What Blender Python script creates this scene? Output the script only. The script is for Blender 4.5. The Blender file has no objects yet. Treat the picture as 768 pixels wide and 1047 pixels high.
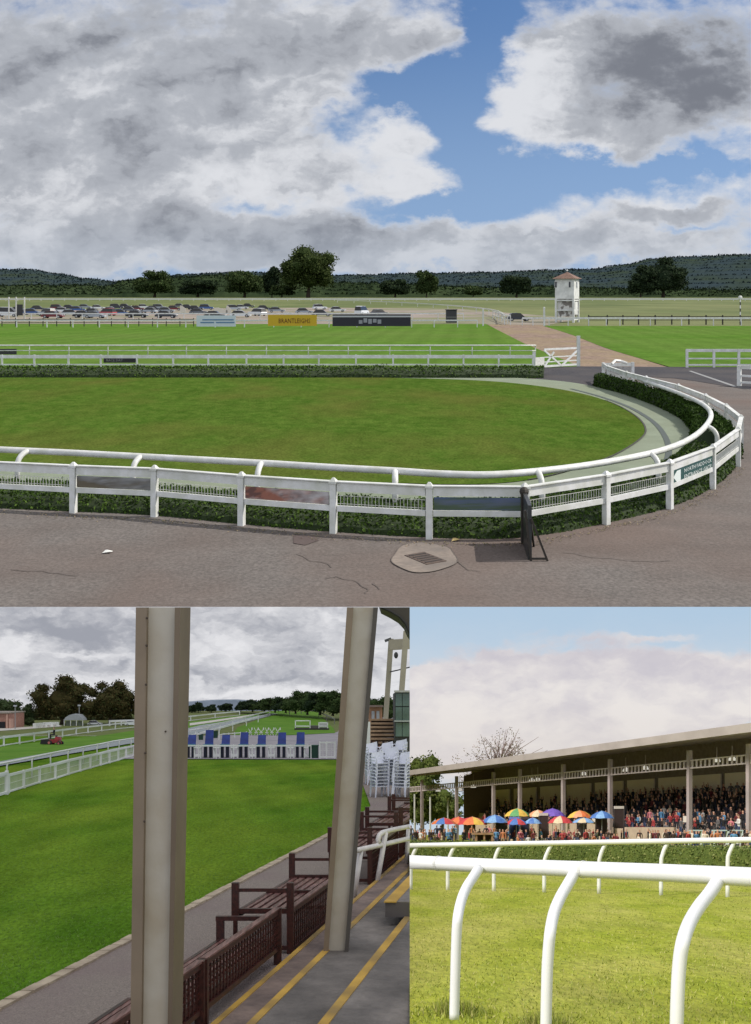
import bpy, bmesh, math, random
import numpy as np
from mathutils import Vector
R = random.Random(7)
sc = bpy.context.scene
F = 1000.0; CX = 384.0; CY = 700.0          # one level camera with a shifted lens
# ---------------------------------------------------------------- three hillside places
def gz1(Y): return -57.8 + 0.4*Y
def gz2(Y):
    if Y <= 100: return -3.0 - 0.022*Y
    return (700 - (752 - 27*(min(Y, 174)-100)/70))/1000.0*Y
def gz3(Y): return -1.7 - 0.144*Y
GZ = {1: gz1, 2: gz2, 3: gz3}
U = 8.9                                      # one metre of the paddock place
def ground(k, px, py, h=0.0):
    """point of ground k seen along the given direction (h above ground)"""
    if k == 1: Y = (57.8-h)*1000/(py-300.0)
    elif k == 3: Y = (1.7-h)*1000/(py-844.0)
    else:
        if py >= 752 or h > 0: Y = (3.0-h)*1000/(py-722.0)
        else: Y = 100 + (752-py)/27.0*70
    return ((px-CX)*Y/F, Y)
def high(k, Y, py): return (CY-py)/F*Y - GZ[k](Y)
def xat(px, Y): return (px-CX)*Y/F
COL = {}
for k, n in ((1, 'paddock_place'), (2, 'terrace_place'), (3, 'grandstand_place')):
    c = bpy.data.collections.new(n); sc.collection.children.link(c); COL[k] = c
# ---------------------------------------------------------------- materials
def lin(c): return c/12.92 if c <= 0.04045 else ((c+0.055)/1.055)**2.4
def rgb(r, g, b): return (lin(r/255), lin(g/255), lin(b/255), 1)
def mk(name, c1, c2=None, rough=0.7, scale=3.0, bump=0.0, bscale=None, metal=0.0, spec=None, detail=6, c3=None, coords='Object', stretch=(1,1,1), scale2=None, lo=.35, hi=.65):
    m = bpy.data.materials.new(name); m.use_nodes = True
    nt = m.node_tree; N = nt.nodes; L = nt.links; b = N['Principled BSDF']
    b.inputs['Roughness'].default_value = rough; b.inputs['Metallic'].default_value = metal
    if spec is not None: b.inputs['Specular IOR Level'].default_value = spec
    if c2 is None: c2 = tuple(x*0.86 for x in c1[:3])+(1,)
    tc = N.new('ShaderNodeTexCoord'); mp = N.new('ShaderNodeMapping'); mp.inputs['Scale'].default_value = stretch
    L.new(tc.outputs[coords], mp.inputs['Vector'])
    n = N.new('ShaderNodeTexNoise'); n.inputs['Scale'].default_value = scale; n.inputs['Detail'].default_value = detail
    L.new(mp.outputs[0], n.inputs['Vector'])
    r = N.new('ShaderNodeValToRGB'); r.color_ramp.elements[0].position = lo; r.color_ramp.elements[1].position = hi
    r.color_ramp.elements[0].color = c1; r.color_ramp.elements[1].color = c2
    L.new(n.outputs['Fac'], r.inputs['Fac'])
    out = r.outputs['Color']
    if c3 is not None:
        n2 = N.new('ShaderNodeTexNoise'); n2.inputs['Scale'].default_value = scale2 or scale*0.13; n2.inputs['Detail'].default_value = 5
        L.new(mp.outputs[0], n2.inputs['Vector'])
        r2 = N.new('ShaderNodeValToRGB'); r2.color_ramp.elements[0].position = .42; r2.color_ramp.elements[1].position = .68
        r2.color_ramp.elements[0].color = (0,0,0,1); r2.color_ramp.elements[1].color = (1,1,1,1)
        L.new(n2.outputs['Fac'], r2.inputs['Fac'])
        mx = N.new('ShaderNodeMix'); mx.data_type = 'RGBA'
        L.new(r2.outputs['Color'], mx.inputs['Factor']); L.new(out, mx.inputs['A']); mx.inputs['B'].default_value = c3
        out = mx.outputs['Result']
    L.new(out, b.inputs['Base Color'])
    if bump > 0:
        n3 = N.new('ShaderNodeTexNoise'); n3.inputs['Scale'].default_value = bscale or scale*3; n3.inputs['Detail'].default_value = 4
        L.new(mp.outputs[0], n3.inputs['Vector'])
        bp = N.new('ShaderNodeBump'); bp.inputs['Strength'].default_value = bump; bp.inputs['Distance'].default_value = 0.1
        L.new(n3.outputs['Fac'], bp.inputs['Height']); L.new(bp.outputs[0], b.inputs['Normal'])
    return m
def grain(m, scale, amt, stretch=(1,1,1), detail=3):
    nt = m.node_tree; N = nt.nodes; L = nt.links; b = N['Principled BSDF']; src = b.inputs['Base Color'].links[0].from_socket
    tc = N.new('ShaderNodeTexCoord'); mp = N.new('ShaderNodeMapping'); mp.inputs['Scale'].default_value = stretch; L.new(tc.outputs['Object'], mp.inputs['Vector'])
    n = N.new('ShaderNodeTexNoise'); n.inputs['Scale'].default_value = scale; n.inputs['Detail'].default_value = detail; n.inputs['Roughness'].default_value = .7; L.new(mp.outputs[0], n.inputs['Vector'])
    mr = N.new('ShaderNodeMapRange'); mr.inputs['From Min'].default_value = .3; mr.inputs['From Max'].default_value = .7; mr.inputs['To Min'].default_value = 1-amt; mr.inputs['To Max'].default_value = 1+amt; L.new(n.outputs['Fac'], mr.inputs['Value'])
    mx = N.new('ShaderNodeVectorMath'); mx.operation = 'SCALE'; L.new(src, mx.inputs[0]); L.new(mr.outputs[0], mx.inputs['Scale']); L.new(mx.outputs[0], b.inputs['Base Color']); return m
def g(v): return (v, v, v, 1)
_fl = {}
def flat(c, rough=.8):
    key = (c, rough)
    if key not in _fl: _fl[key] = mk('paint_%d' % len(_fl), c, rough=rough, scale=4)
    return _fl[key]
# ---------------------------------------------------------------- mesh builder
class MB:
    def __init__(s): s.v = []; s.f = []; s.mi = []; s.cur = 0
    def add(s, vs, fs):
        o = len(s.v); s.v.extend(vs)
        for f in fs: s.f.append([i+o for i in f]); s.mi.append(s.cur)
        return s
    def box(s, x0, x1, y0, y1, z0, z1):
        vs = [(x0,y0,z0),(x1,y0,z0),(x1,y1,z0),(x0,y1,z0),(x0,y0,z1),(x1,y0,z1),(x1,y1,z1),(x0,y1,z1)]
        return s.add(vs, [(0,3,2,1),(4,5,6,7),(0,1,5,4),(1,2,6,5),(2,3,7,6),(3,0,4,7)])
    def obox(s, x, y, z0, w, d, h, rot=0.0, taper=1.0):
        c, n = math.cos(rot), math.sin(rot); vs = []
        for z, t in ((z0, 1), (z0+h, taper)):
            for a, b in ((-1,-1),(1,-1),(1,1),(-1,1)):
                u, v = a*w/2*t, b*d/2*t
                vs.append((x+u*c-v*n, y+u*n+v*c, z))
        return s.add(vs, [(0,3,2,1),(4,5,6,7),(0,1,5,4),(1,2,6,5),(2,3,7,6),(3,0,4,7)])
    def beam(s, p, q, w, h):
        p, q = Vector(p), Vector(q); d = (q-p)
        if d.length < 1e-6: return s
        d.normalize(); up = Vector((0,0,1))
        if abs(d.z) > .95: up = Vector((0,1,0))
        a = d.cross(up).normalized()*w/2; b = a.cross(d).normalized()*h/2
        vs = [tuple(o+i*a+j*b) for o in (p, q) for i, j in ((-1,-1),(1,-1),(1,1),(-1,1))]
        return s.add(vs, [(0,1,2,3),(7,6,5,4),(0,4,5,1),(1,5,6,2),(2,6,7,3),(3,7,4,0)])
    def tube(s, pts, r, n=8, r2=None, squash=1.0):
        P = [Vector(p) for p in pts]; m = len(P); o = len(s.v); prev = None
        for i, p in enumerate(P):
            d = (P[min(i+1, m-1)]-P[max(i-1, 0)]).normalized()
            if prev is None:
                a = d.cross(Vector((0,0,1)) if abs(d.z) < .9 else Vector((0,1,0))).normalized()
            else: a = (prev - d*prev.dot(d)).normalized()
            prev = a; b = d.cross(a)
            rr = r if r2 is None else r+(r2-r)*i/(m-1)
            for j in range(n):
                t = 2*math.pi*j/n
                s.v.append(tuple(p+a*math.cos(t)*rr+b*math.sin(t)*rr*squash))
        for i in range(m-1):
            for j in range(n):
                k = (j+1) % n
                s.f.append([o+i*n+j, o+i*n+k, o+(i+1)*n+k, o+(i+1)*n+j]); s.mi.append(s.cur)
        s.f.append([o+j for j in range(n)][::-1]); s.f.append([o+(m-1)*n+j for j in range(n)]); s.mi += [s.cur]*2
        return s
    def prism(s, poly, z0, z1):
        n = len(poly); vs = [(x,y,z0) for x, y in poly]+[(x,y,z1) for x, y in poly]
        return s.add(vs, [list(range(n))[::-1], list(range(n, 2*n))]+[(i,(i+1)%n,n+(i+1)%n,n+i) for i in range(n)])
    def poly3(s, pts, th):
        """a polygon of 3D points given a thickness along +Y"""
        n = len(pts); vs = list(pts)+[(x,y+th,z) for x, y, z in pts]
        return s.add(vs, [list(range(n)), list(range(n, 2*n))[::-1]]+[(i,n+i,n+(i+1)%n,(i+1)%n) for i in range(n)])
    def ball(s, x, y, z, rx, ry=None, rz=None, n=8, m=6):
        ry = ry or rx; rz = rz or rx; o = len(s.v)
        for i in range(m+1):
            a = math.pi*i/m
            for j in range(n):
                t = 2*math.pi*j/n; s.v.append((x+rx*math.sin(a)*math.cos(t), y+ry*math.sin(a)*math.sin(t), z+rz*math.cos(a)))
        for i in range(m):
            for j in range(n):
                k = (j+1) % n; s.f.append([o+i*n+j, o+(i+1)*n+j, o+(i+1)*n+k, o+i*n+k]); s.mi.append(s.cur)
        return s
def props(o, label=None, cat=None, group=None, kind=None):
    if label: o['label'] = label
    if cat: o['category'] = cat
    if group: o['group'] = group
    if kind: o['kind'] = kind
    return o
def warp(k, vs): return [(x, y, z+GZ[k](y)) for x, y, z in vs]
def thing(name, label, cat, k, x, y, h=0.0, group=None, kind=None):
    o = bpy.data.objects.new(name, None); COL[k].objects.link(o); o.empty_display_size = .2
    o.location = (x, y, h+GZ[k](y)); props(o, label, cat, group, kind); o['_k'] = k
    return o
def emit(mb, name, mat, parent=None, k=None, at=None, smooth=False, label=None, cat=None, group=None, kind=None, flatw=False):
    """link the builder as ONE mesh object; its vertices are in metres on the level, put on slope k here"""
    top = parent
    while top is not None and top.parent is not None: top = top.parent
    if k is None: k = top['_k']
    vs = mb.v if flatw else warp(k, mb.v)
    if parent is not None: loc = Vector(top.location)
    elif at is not None: loc = Vector((at[0], at[1], (at[2] if len(at) > 2 else 0)+GZ[k](at[1])))
    else:
        a = np.array(vs); loc = Vector(((a[:,0].min()+a[:,0].max())/2, (a[:,1].min()+a[:,1].max())/2, a[:,2].min()))
    me = bpy.data.meshes.new(name)
    a = np.array(vs, dtype=float)-np.array(loc)
    me.from_pydata(a.tolist(), [], mb.f)
    mats = mat if isinstance(mat, (list, tuple)) else [mat]
    for m in mats: me.materials.append(m)
    if len(mats) > 1: me.polygons.foreach_set('material_index', mb.mi)
    if smooth: me.polygons.foreach_set('use_smooth', [True]*len(me.polygons))
    me.update()
    o = bpy.data.objects.new(name, me); COL[k].objects.link(o)
    if parent is not None: o.parent = parent
    else: o.location = loc; o['_k'] = k
    props(o, label, cat, group, kind)
    return o
def spline(pts, n=8, closed=False):
    out = []; m = len(pts)
    rng = range(m if closed else m-1)
    for i in rng:
        if closed: p0, p1, p2, p3 = pts[(i-1)%m], pts[i], pts[(i+1)%m], pts[(i+2)%m]
        else: p0, p1, p2, p3 = pts[max(i-1,0)], pts[i], pts[i+1], pts[min(i+2,m-1)]
        for j in range(n):
            t = j/n
            out.append(tuple(0.5*((2*p1[c])+(-p0[c]+p2[c])*t+(2*p0[c]-5*p1[c]+4*p2[c]-p3[c])*t*t+(-p0[c]+3*p1[c]-3*p2[c]+p3[c])*t**3) for c in range(len(p1))))
    if not closed: out.append(tuple(pts[-1]))
    return out
def sheet(k, name, pxpoly, h, mat, kind='structure', ylim=None, th=None, **kw):
    """a ground sheet through the given outline, h above the ground of place k"""
    P = [ground(k, x, y) for x, y in pxpoly]
    bm = bmesh.new(); vs = [bm.verts.new((x, y, h)) for x, y in P]
    f = bm.faces.new(vs); bm.normal_update()
    if f.normal.z < 0: f.normal_flip()
    if k == 2:
        for Y in range(100, 176, 5):
            bmesh.ops.bisect_plane(bm, geom=bm.verts[:]+bm.edges[:]+bm.faces[:], plane_co=(0,Y,0), plane_no=(0,1,0))
    bmesh.ops.triangulate(bm, faces=bm.faces[:])
    bm.verts.index_update()
    mb = MB(); mb.v = [tuple(v.co) for v in bm.verts]; mb.f = [[v.index for v in f.verts] for f in bm.faces]; mb.mi = [0]*len(mb.f)
    bm.free()
    return emit(mb, name, mat, k=k, kind=kind, **kw)
# ---------------------------------------------------------------- foliage
def leaves(mb, pts, size, nmat=1, up=0.3, asp=1.0):
    for p in pts:
        s = size*R.uniform(.6, 1.3); a = R.uniform(0, 2*math.pi); z = R.uniform(-1, 1)
        q = math.sqrt(1-z*z); nrm = Vector((q*math.cos(a), q*math.sin(a), z+up)).normalized()
        t = nrm.cross(Vector((R.uniform(-1,1), R.uniform(-1,1), R.uniform(-1,1)))).normalized(); b = nrm.cross(t)
        P = Vector(p); mb.cur = R.randrange(nmat)
        mb.add([tuple(P+t*s*asp), tuple(P+b*s*.6), tuple(P-t*s*asp), tuple(P-b*s*.6)], [(0,1,2,3)])
    mb.cur = 0
def crown_points(x, y, z0, w, h, n, clumps, flat_bottom=.25, d=None):
    pts = []; d = d or w
    cl = []
    for _ in range(clumps):
        while True:
            a, b, c = R.uniform(-1,1), R.uniform(-1,1), R.uniform(-1,1)
            if .25 < a*a+b*b+c*c < 1 and c > -1+flat_bottom: break
        cl.append((a*.74, b*.74, c*.76, R.uniform(.2, .36)))
    cl += [(0,0,-.1,.6), (.36,0,-.3,.46), (-.36,0,-.3,.46), (.1,.1,.3,.46), (0,-.1,-.5,.42), (-.5,0,-.5,.34), (.5,0,-.5,.34)]
    for _ in range(n):
        a, b, c, r = R.choice(cl)
        u = Vector((R.gauss(0,1), R.gauss(0,1), R.gauss(0,1))).normalized()*r*R.uniform(.62, 1.08)
        pts.append((x+(a+u.x)*w/2, y+(b+u.y)*d/2, z0+h/2+(c+u.z)*h/2))
    return pts, cl
def tree(k, px, base, w, h, mats, bark, label, Y=None, n=1800, clumps=16, name='tree', group=None, leafpx=1.5, bare=False, trunk=.28, cat='tree'):
    if Y is None: X, Y = ground(k, px, base)
    else: X = xat(px, Y)
    s = Y/F; h0 = high(k, Y, base); W, H = w*s*1.1, h*s; n = int(n*1.6)
    t = thing(name, label, cat, k, X, Y, h0, group)
    mb = MB(); r = W*.035
    mb.tube([(X,Y,h0-H*.03),(X+W*.01,Y,h0+H*trunk),(X,Y,h0+H*.75)], r, 8, r*.3)
    pts, cl = crown_points(X, Y, h0+H*trunk*.55, W, H*(1-trunk*.55), n, clumps)
    for a, b, c, rr in cl[:9]:
        zc = h0+H*trunk*.55+H*(1-trunk*.55)/2*(1+c)
        p = (X+a*W/2, Y+b*W/2, zc); st = h0+H*R.uniform(trunk*.8, .5)
        mid = (X+a*W/4, Y+b*W/4, st*.45+zc*.55)
        mb.tube([(X,Y,st), mid, p], r*.45, 5, r*.12)
        if bare:
            for _ in range(22):
                q = (p[0]+R.gauss(0,.14)*W, p[1]+R.gauss(0,.14)*W, min(p[2]+R.gauss(.03,.11)*H, h0+H))
                mb.tube([mid, ((mid[0]+q[0])/2+R.gauss(0,.02)*W, (mid[1]+q[1])/2, (mid[2]+q[2])/2+H*.02), q], r*.16, 4, r*.05)
    emit(mb, 'trunk', bark, t)
    c = MB()
    if not bare:
        zc0, hh = h0+H*trunk*.55, H*(1-trunk*.55)
        for a, b, cc, rr in cl:
            o0 = len(c.v); c.cur = 0; c.ball(X+a*W/2, Y+b*W/2, zc0+hh/2*(1+cc), rr*.66*W/2, rr*.66*W/2, rr*.66*hh/2, 9, 6)
            for i in range(o0, len(c.v)):
                v = c.v[i]; c.v[i] = (v[0]+R.gauss(0,.012)*W, v[1]+R.gauss(0,.012)*W, max(h0, v[2]+R.gauss(0,.012)*H))
    leaves(c, pts, leafpx*s, len(mats))
    emit(c, 'crown', mats, t)
    return t
def hedge(k, inner, outer, hgt, mat_core, mats, name, label, n=6000, leaf=.05, cat='hedge', jit=.12, kind=None):
    """inner / outer: matching ground outlines of the two long sides"""
    m = len(inner); core = MB(); rows = []
    for i in range(m):
        a, b = Vector(inner[i]), Vector(outer[i]); row = []
        prof = [(0,0),(0.02,.55),(0.1,.93),(.35,1),(.65,1.0),(.9,.93),(.98,.55),(1,0)]
        for t, z in prof:
            j = (0 if z == 0 else R.uniform(-jit, jit)*hgt)
            p = a.lerp(b, t); row.append((p.x, p.y+j*.3, z*hgt*.92+j))
        rows.append(row)
    nn = len(rows[0]); core.v = [p for r in rows for p in r]
    for i in range(m-1):
        for j in range(nn-1): core.f.append([i*nn+j, (i+1)*nn+j, (i+1)*nn+j+1, i*nn+j+1]); core.mi.append(0)
    core.f.append(list(range(nn))); core.f.append([(m-1)*nn+j for j in range(nn)][::-1]); core.mi += [0, 0]
    # area-weighted leaves on the core
    P = np.array(core.v); pts = []
    qs = [f for f in core.f[:-2]]
    ar = []
    for f in qs:
        a, b, c, d = (P[i] for i in f); ar.append(np.linalg.norm(np.cross(c-a, d-b))/2)
    tot = sum(ar)
    for f, A in zip(qs, ar):
        c = A/tot*n; c = int(c)+(1 if R.random() < c-int(c) else 0)
        a, b, cc, d = (Vector(P[i]) for i in f)
        for _ in range(c):
            u, v = R.random(), R.random(); q = (a.lerp(b, u)).lerp(d.lerp(cc, u), v)
            pts.append((q.x+R.gauss(0, leaf*.5), q.y+R.gauss(0, leaf*.5), max(.02, q.z+R.gauss(.2, .7)*leaf)))
    core.cur = 0
    lm = MB(); leaves(lm, pts, leaf, len(mats))
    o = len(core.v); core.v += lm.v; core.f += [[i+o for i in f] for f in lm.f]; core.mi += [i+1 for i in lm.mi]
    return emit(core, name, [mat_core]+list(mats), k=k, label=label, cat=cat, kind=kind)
def text_mesh(txt, size, x, y, z, ux=(1,0,0), off=(0,0,0)):
    """lettering as a mesh builder: glyph outlines laid along direction ux, upright"""
    cu = bpy.data.curves.new('t', 'FONT'); cu.body = txt; cu.size = size; cu.resolution_u = 1
    ob = bpy.data.objects.new('t', cu); sc.collection.objects.link(ob)
    bpy.context.view_layer.update()
    me = bpy.data.meshes.new_from_object(ob.evaluated_get(bpy.context.evaluated_depsgraph_get()))
    mb = MB(); d = Vector(ux)
    mb.v = [(x+d.x*v.co.x+off[0], y+d.y*v.co.x+off[1], z+v.co.y+d.z*v.co.x) for v in me.vertices]
    mb.f = [list(p.vertices) for p in me.polygons]; mb.mi = [0]*len(mb.f)
    bpy.data.objects.remove(ob); bpy.data.curves.remove(cu); bpy.data.meshes.remove(me)
    return mb
# ================================================================ PLACE 1: the parade ring
white = mk('white_paint', g(.76), (.66,.66,.63,1), rough=.5, scale=.6, c3=(.56,.57,.51,1), scale2=.16)
white_dirty = mk('weathered_white_paint', rgb(225,224,218), rgb(196,195,188), rough=.55, scale=.8)
black_p = mk('black_paint', g(.02), g(.03), rough=.5)
field_m = mk('field_grass', (.125,.150,.055,1), (.10,.13,.045,1), rough=.95, scale=.004, bump=0, c3=(.165,.18,.075,1), scale2=.0012, stretch=(1,.35,1), spec=.1)
turf1 = mk('course_turf', (.080,.162,.026,1), (.104,.188,.034,1), rough=.95, scale=.03, c3=(.11,.175,.04,1), spec=0)
def stripes(m, sx, sy, scale, amt):
    nt = m.node_tree; N = nt.nodes; L = nt.links; b = N['Principled BSDF']
    src = b.inputs['Base Color'].links[0].from_socket
    tc = N.new('ShaderNodeTexCoord'); mp = N.new('ShaderNodeMapping'); mp.inputs['Rotation'].default_value = (0,0,math.atan2(sy, sx))
    L.new(tc.outputs['Object'], mp.inputs['Vector'])
    w = N.new('ShaderNodeTexWave'); w.inputs['Scale'].default_value = scale; w.inputs['Distortion'].default_value = .6; w.inputs['Detail'].default_value = 1
    L.new(mp.outputs[0], w.inputs['Vector'])
    mr = N.new('ShaderNodeMapRange'); mr.inputs['To Min'].default_value = 1-amt; mr.inputs['To Max'].default_value = 1+amt
    L.new(w.outputs['Fac'], mr.inputs['Value'])
    mx = N.new('ShaderNodeVectorMath'); mx.operation = 'SCALE'; L.new(src, mx.inputs[0]); L.new(mr.outputs[0], mx.inputs['Scale'])
    L.new(mx.outputs[0], b.inputs['Base Color'])
stripes(turf1, 1, .1, .010, .05)
lawn1 = mk('ring_lawn', (.052,.102,.014,1), (.080,.130,.022,1), rough=.95, scale=.22, bump=.6, bscale=1.5, c3=(.092,.112,.024,1), scale2=.022, stretch=(1,.5,1), spec=0)
rubber = mk('pale_green_rubber_walk', rgb(126,136,115), rgb(114,124,103), rough=.9, scale=.08, c3=rgb(122,130,108), scale2=.02)
asph = mk('asphalt_warm', rgb(116,110,106), rgb(99,94,91), rough=.97, scale=1.3, bump=.35, bscale=5, c3=rgb(108,96,90), scale2=.02, spec=.1, stretch=(1,.6,1))
asph_d = mk('asphalt_dark', rgb(74,73,77), rgb(62,61,65), rough=.95, scale=.5, bump=.3, bscale=3, c3=rgb(84,80,80), scale2=.02, spec=.1)
sand = mk('sand_track', rgb(144,124,111), rgb(122,104,92), rough=.95, scale=.10, bump=.6, bscale=.4, c3=rgb(140,124,98), scale2=.02, stretch=(1,.4,1), spec=.1)
gravel = mk('car_park_gravel', rgb(158,145,138), rgb(134,124,116), rough=.95, scale=.02, c3=rgb(118,122,88), scale2=.004, spec=.1)
grain(lawn1, 1.1, .34, (1,.6,1)); grain(lawn1, .09, .14, (1,.35,1)); grain(turf1, .20, .16, (1,.5,1)); grain(turf1, .02, .08, (.4,1,1)); grain(asph, 1.6, .20); grain(asph, .06, .10, (.5,1,1)); grain(asph_d, 1.2, .12); grain(sand, .3, .22, (1,.5,1)); grain(field_m, .006, .16, (1,.3,1)); grain(rubber, .6, .08)
sheet(1, 'field', [(-900,303.2),(1700,303.2),(2200,650),(-1400,650)], 0.0, field_m)
sheet(1, 'car_park_ground', [(-500,316.5),(120,316),(330,314.5),(470,316),(545,322),(600,325),(560,332.5),(470,331.5),(-500,331)], .4, gravel)
sheet(1, 'course_turf', [(-700,331.5),(497,331.5),(536,351.5),(590,374),(590,396),(-900,396)], .5, turf1)
sheet(1, 'course_turf', spline([(556,333.5),(586,343),(619,356),(655,367),(684,375.5)],4)+[(688,379),(1500,379),(1300,333.5)], .5, turf1)
sheet(1, 'sand_path', [(470,325),(560,325),(556,333),(586,343),(619,356),(655,367),(690,378),(588,378),(575,368),(534,351.5),(497,331)], .3, sand)
sheet(1, 'yard_asphalt', [(-900,376.5),(1700,376.5),(1500,640),(-700,640)], .7, asph)
sheet(1, 'dark_asphalt', [(540,381),(560,377),(590,375.6),(690,376.2),(760,376.4),(1300,377),(1300,404),(760,399),(712,391),(690,388),(655,386),(628,390),(612,405),(560,400)], .85, asph_d)
sheet(1, 'painted_line', [(704,380.6),(707,380.4),(754,396.5),(750,396.9)], .95, mk('worn_line', rgb(140,140,140)))
sheet(1, 'course_turf', [(-900,373),(553,373),(556,384),(548,388),(-900,388)], .95, turf1)
walk_out = spline([(-300,492),(-40,495),(75,498),(158,503),(247,508),(341,513.5),(439,517),(500,516),(560,511),(610,503),(650,492),(680,478),(700,463),(708,448),(700,434),(685,424),(660,413),(635,404),(608,397),(575,391.5),(520,387.6),(440,386),(300,384.6),(0,384.2),(-300,384.2)],5)
walk_in = spline([(-300,480),(0,482),(150,487),(300,494),(400,498),(480,499.5),(540,495),(590,483),(628,469),(655,452),(660,441),(650,428),(625,414),(590,403.5),(545,396),(490,391),(400,388.2),(250,387),(-300,387)],5)
sheet(1, 'rubber_walkway', walk_out, 1.1, rubber)
sheet(1, 'ring_lawn', walk_in, 1.3, lawn1)
# the drain slot that curves through the walkway
def ribbon(k, name, px, w, h, mat):
    P = [Vector(ground(k, x, y)) for x, y in spline(px, 6)]; mb = MB(); n = len(P)
    for i, p in enumerate(P):
        d = (P[min(i+1,n-1)]-P[max(i-1,0)]).normalized(); q = Vector((-d.y, d.x))*w/2
        mb.v += [(p.x+q.x, p.y+q.y, h), (p.x-q.x, p.y-q.y, h)]
    for i in range(n-1): mb.f.append([2*i, 2*i+1, 2*i+3, 2*i+2]); mb.mi.append(0)
    return emit(mb, name, mat, k=k, kind='structure')
ribbon(1, 'drain_slot', [(584,399.5),(615,408),(645,419.5),(668,434),(680,449),(684,463),(682,476)], 2.2, 1.25, mk('dark_rubber', rgb(70,80,76)))
ribbon(1, 'lawn_edging', [p for p in walk_in[30:62]], .7, 1.45, mk('soil_edge', rgb(52,50,38)))
conc = mk('concrete_patch', rgb(140,128,118), rgb(124,113,104), rough=.95, scale=.9, bump=.4, c3=rgb(112,104,98), scale2=.1)
pc = [(434+33*math.cos(t)*(1+.06*math.sin(5*t)), 574+15.5*math.sin(t)*(1+.05*math.cos(3*t))) for t in [i*math.pi/14 for i in range(28)]]
sheet(1, 'concrete_patch', pc, .85, conc)
ribbon(1, 'patch_joint', pc+[pc[0]], .2, .9, mk('tar_joint', rgb(92,83,77)))
for i, cr in enumerate([[(304,571),(318,577),(336,580),(340,585)],[(332,596),(345,594),(362,598),(376,607),(372,614)],[(10,586),(35,588),(60,590),(88,594)],[(466,577),(478,586),(500,589)],[(575,568),(610,574),(660,578),(700,576)],[(388,606),(378,598)]]):
    ribbon(1, 'asphalt_crack', [(a+R.uniform(-1.5,1.5), b+R.uniform(-.8,.8)) for (a, b) in [((1-t)*p[0]+t*q[0], (1-t)*p[1]+t*q[1]) for p, q in zip(cr, cr[1:]) for t in (0,.33,.66)]], .22, .85, bpy.data.materials['tar_joint'])
sheet(1, 'damp_stain', [(300,551),(322,551),(326,556),(312,561),(300,559)], .82, mk('damp_asphalt', rgb(86,72,68)))
# warm, worn band of asphalt by the hedge
0 and sheet(1, 'worn_asphalt', [(255,547),(340,555),(440,562),(540,563),(600,556),(540,572),(450,568),(380,566),(300,560)], .8, mk('worn_asphalt', rgb(134,118,106), rgb(124,110,100), rough=.95, scale=.8, bump=.3))
# manhole cover
mc = thing('manhole_cover', 'rusty rectangular drain cover set in a pale concrete patch', 'drain cover', 1, *ground(1,435,575), .9)
mb = MB(); X, Y = ground(1,435,575); mb.obox(X, Y, .86, 5.2, 8.5, .12, .55)
emit(mb, 'frame', mk('rusty_iron', rgb(92,76,66), rgb(74,62,56), rough=.8, scale=1), mc)
mb = MB()
for i in range(5):
    a = (i-2)*1.5; mb.obox(X+a*math.sin(-.55)*1.0, Y+a*math.cos(.55), .98, 4.2, .5, .12, .55)
emit(mb, 'grating', mk('dark_iron', rgb(58,50,46)), mc)
# litter scraps
for i, (x, y, c, lab) in enumerate([(110,569,rgb(235,235,230),'scrap of white paper lying on the asphalt near the left edge'),(466,556.5,rgb(205,180,120),'dry yellow leaf lying by the foot of the hedge')]):
    X, Y = ground(1,x,y); mb = MB(); mb.add([(X-1,Y-.8,1.0),(X+.9,Y-.3,1.15),(X+1,Y+.9,.95),(X-.6,Y+.7,1.3),(X,Y,1.5)], [(0,1,4),(1,2,4),(2,3,4),(3,0,4)])
    emit(mb, ['paper_scrap','fallen_leaf'][i], flat(c), k=1, label=lab, cat=['litter','leaf'][i])
for i, q in enumerate([] and [[(60,600),(118,601),(116,611),(54,610)],[(596,596),(668,590),(676,601),(602,608)],[(208,562),(236,563),(232,569),(203,568)]]):
    sheet(1, 'asphalt_repair', q, .80, grain(mk('repaired_asphalt', rgb(100,94,91), rgb(88,83,81), rough=.97, scale=1.6, bump=.3, spec=.1), 1.8, .16))
grit = MB(); gl_ = [ground(1,x,y) for x,y in spline([(-40,523),(75,530),(158,534),(247,543),(341,551),(439,557),(537,558),(620,542),(685,526),(729,505),(757,480)],8)]
for _ in range(1500):
    i = R.randrange(len(gl_)-1); u = R.random(); x = gl_[i][0]+(gl_[i+1][0]-gl_[i][0])*u+R.gauss(0,.8); y = gl_[i][1]+(gl_[i+1][1]-gl_[i][1])*u-abs(R.gauss(0,2.2)); s_ = R.uniform(.08,.28); a = R.uniform(0,3.1); grit.cur = R.randrange(3)
    grit.add([(x+s_*math.cos(a),y+s_*math.sin(a),.95),(x-s_*math.sin(a),y+s_*math.cos(a),1.05),(x-s_*math.cos(a),y-s_*math.sin(a),.9),(x+s_*math.sin(a)*.6,y-s_*math.cos(a)*.6,1.0)], [(0,1,2,3)])
emit(grit, 'grit', [flat(rgb(150,130,100)), flat(rgb(84,70,52)), flat(rgb(104,100,60))], k=1, kind='stuff', label='grit and dry leaves gathered on the asphalt along the fence foot')
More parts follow.
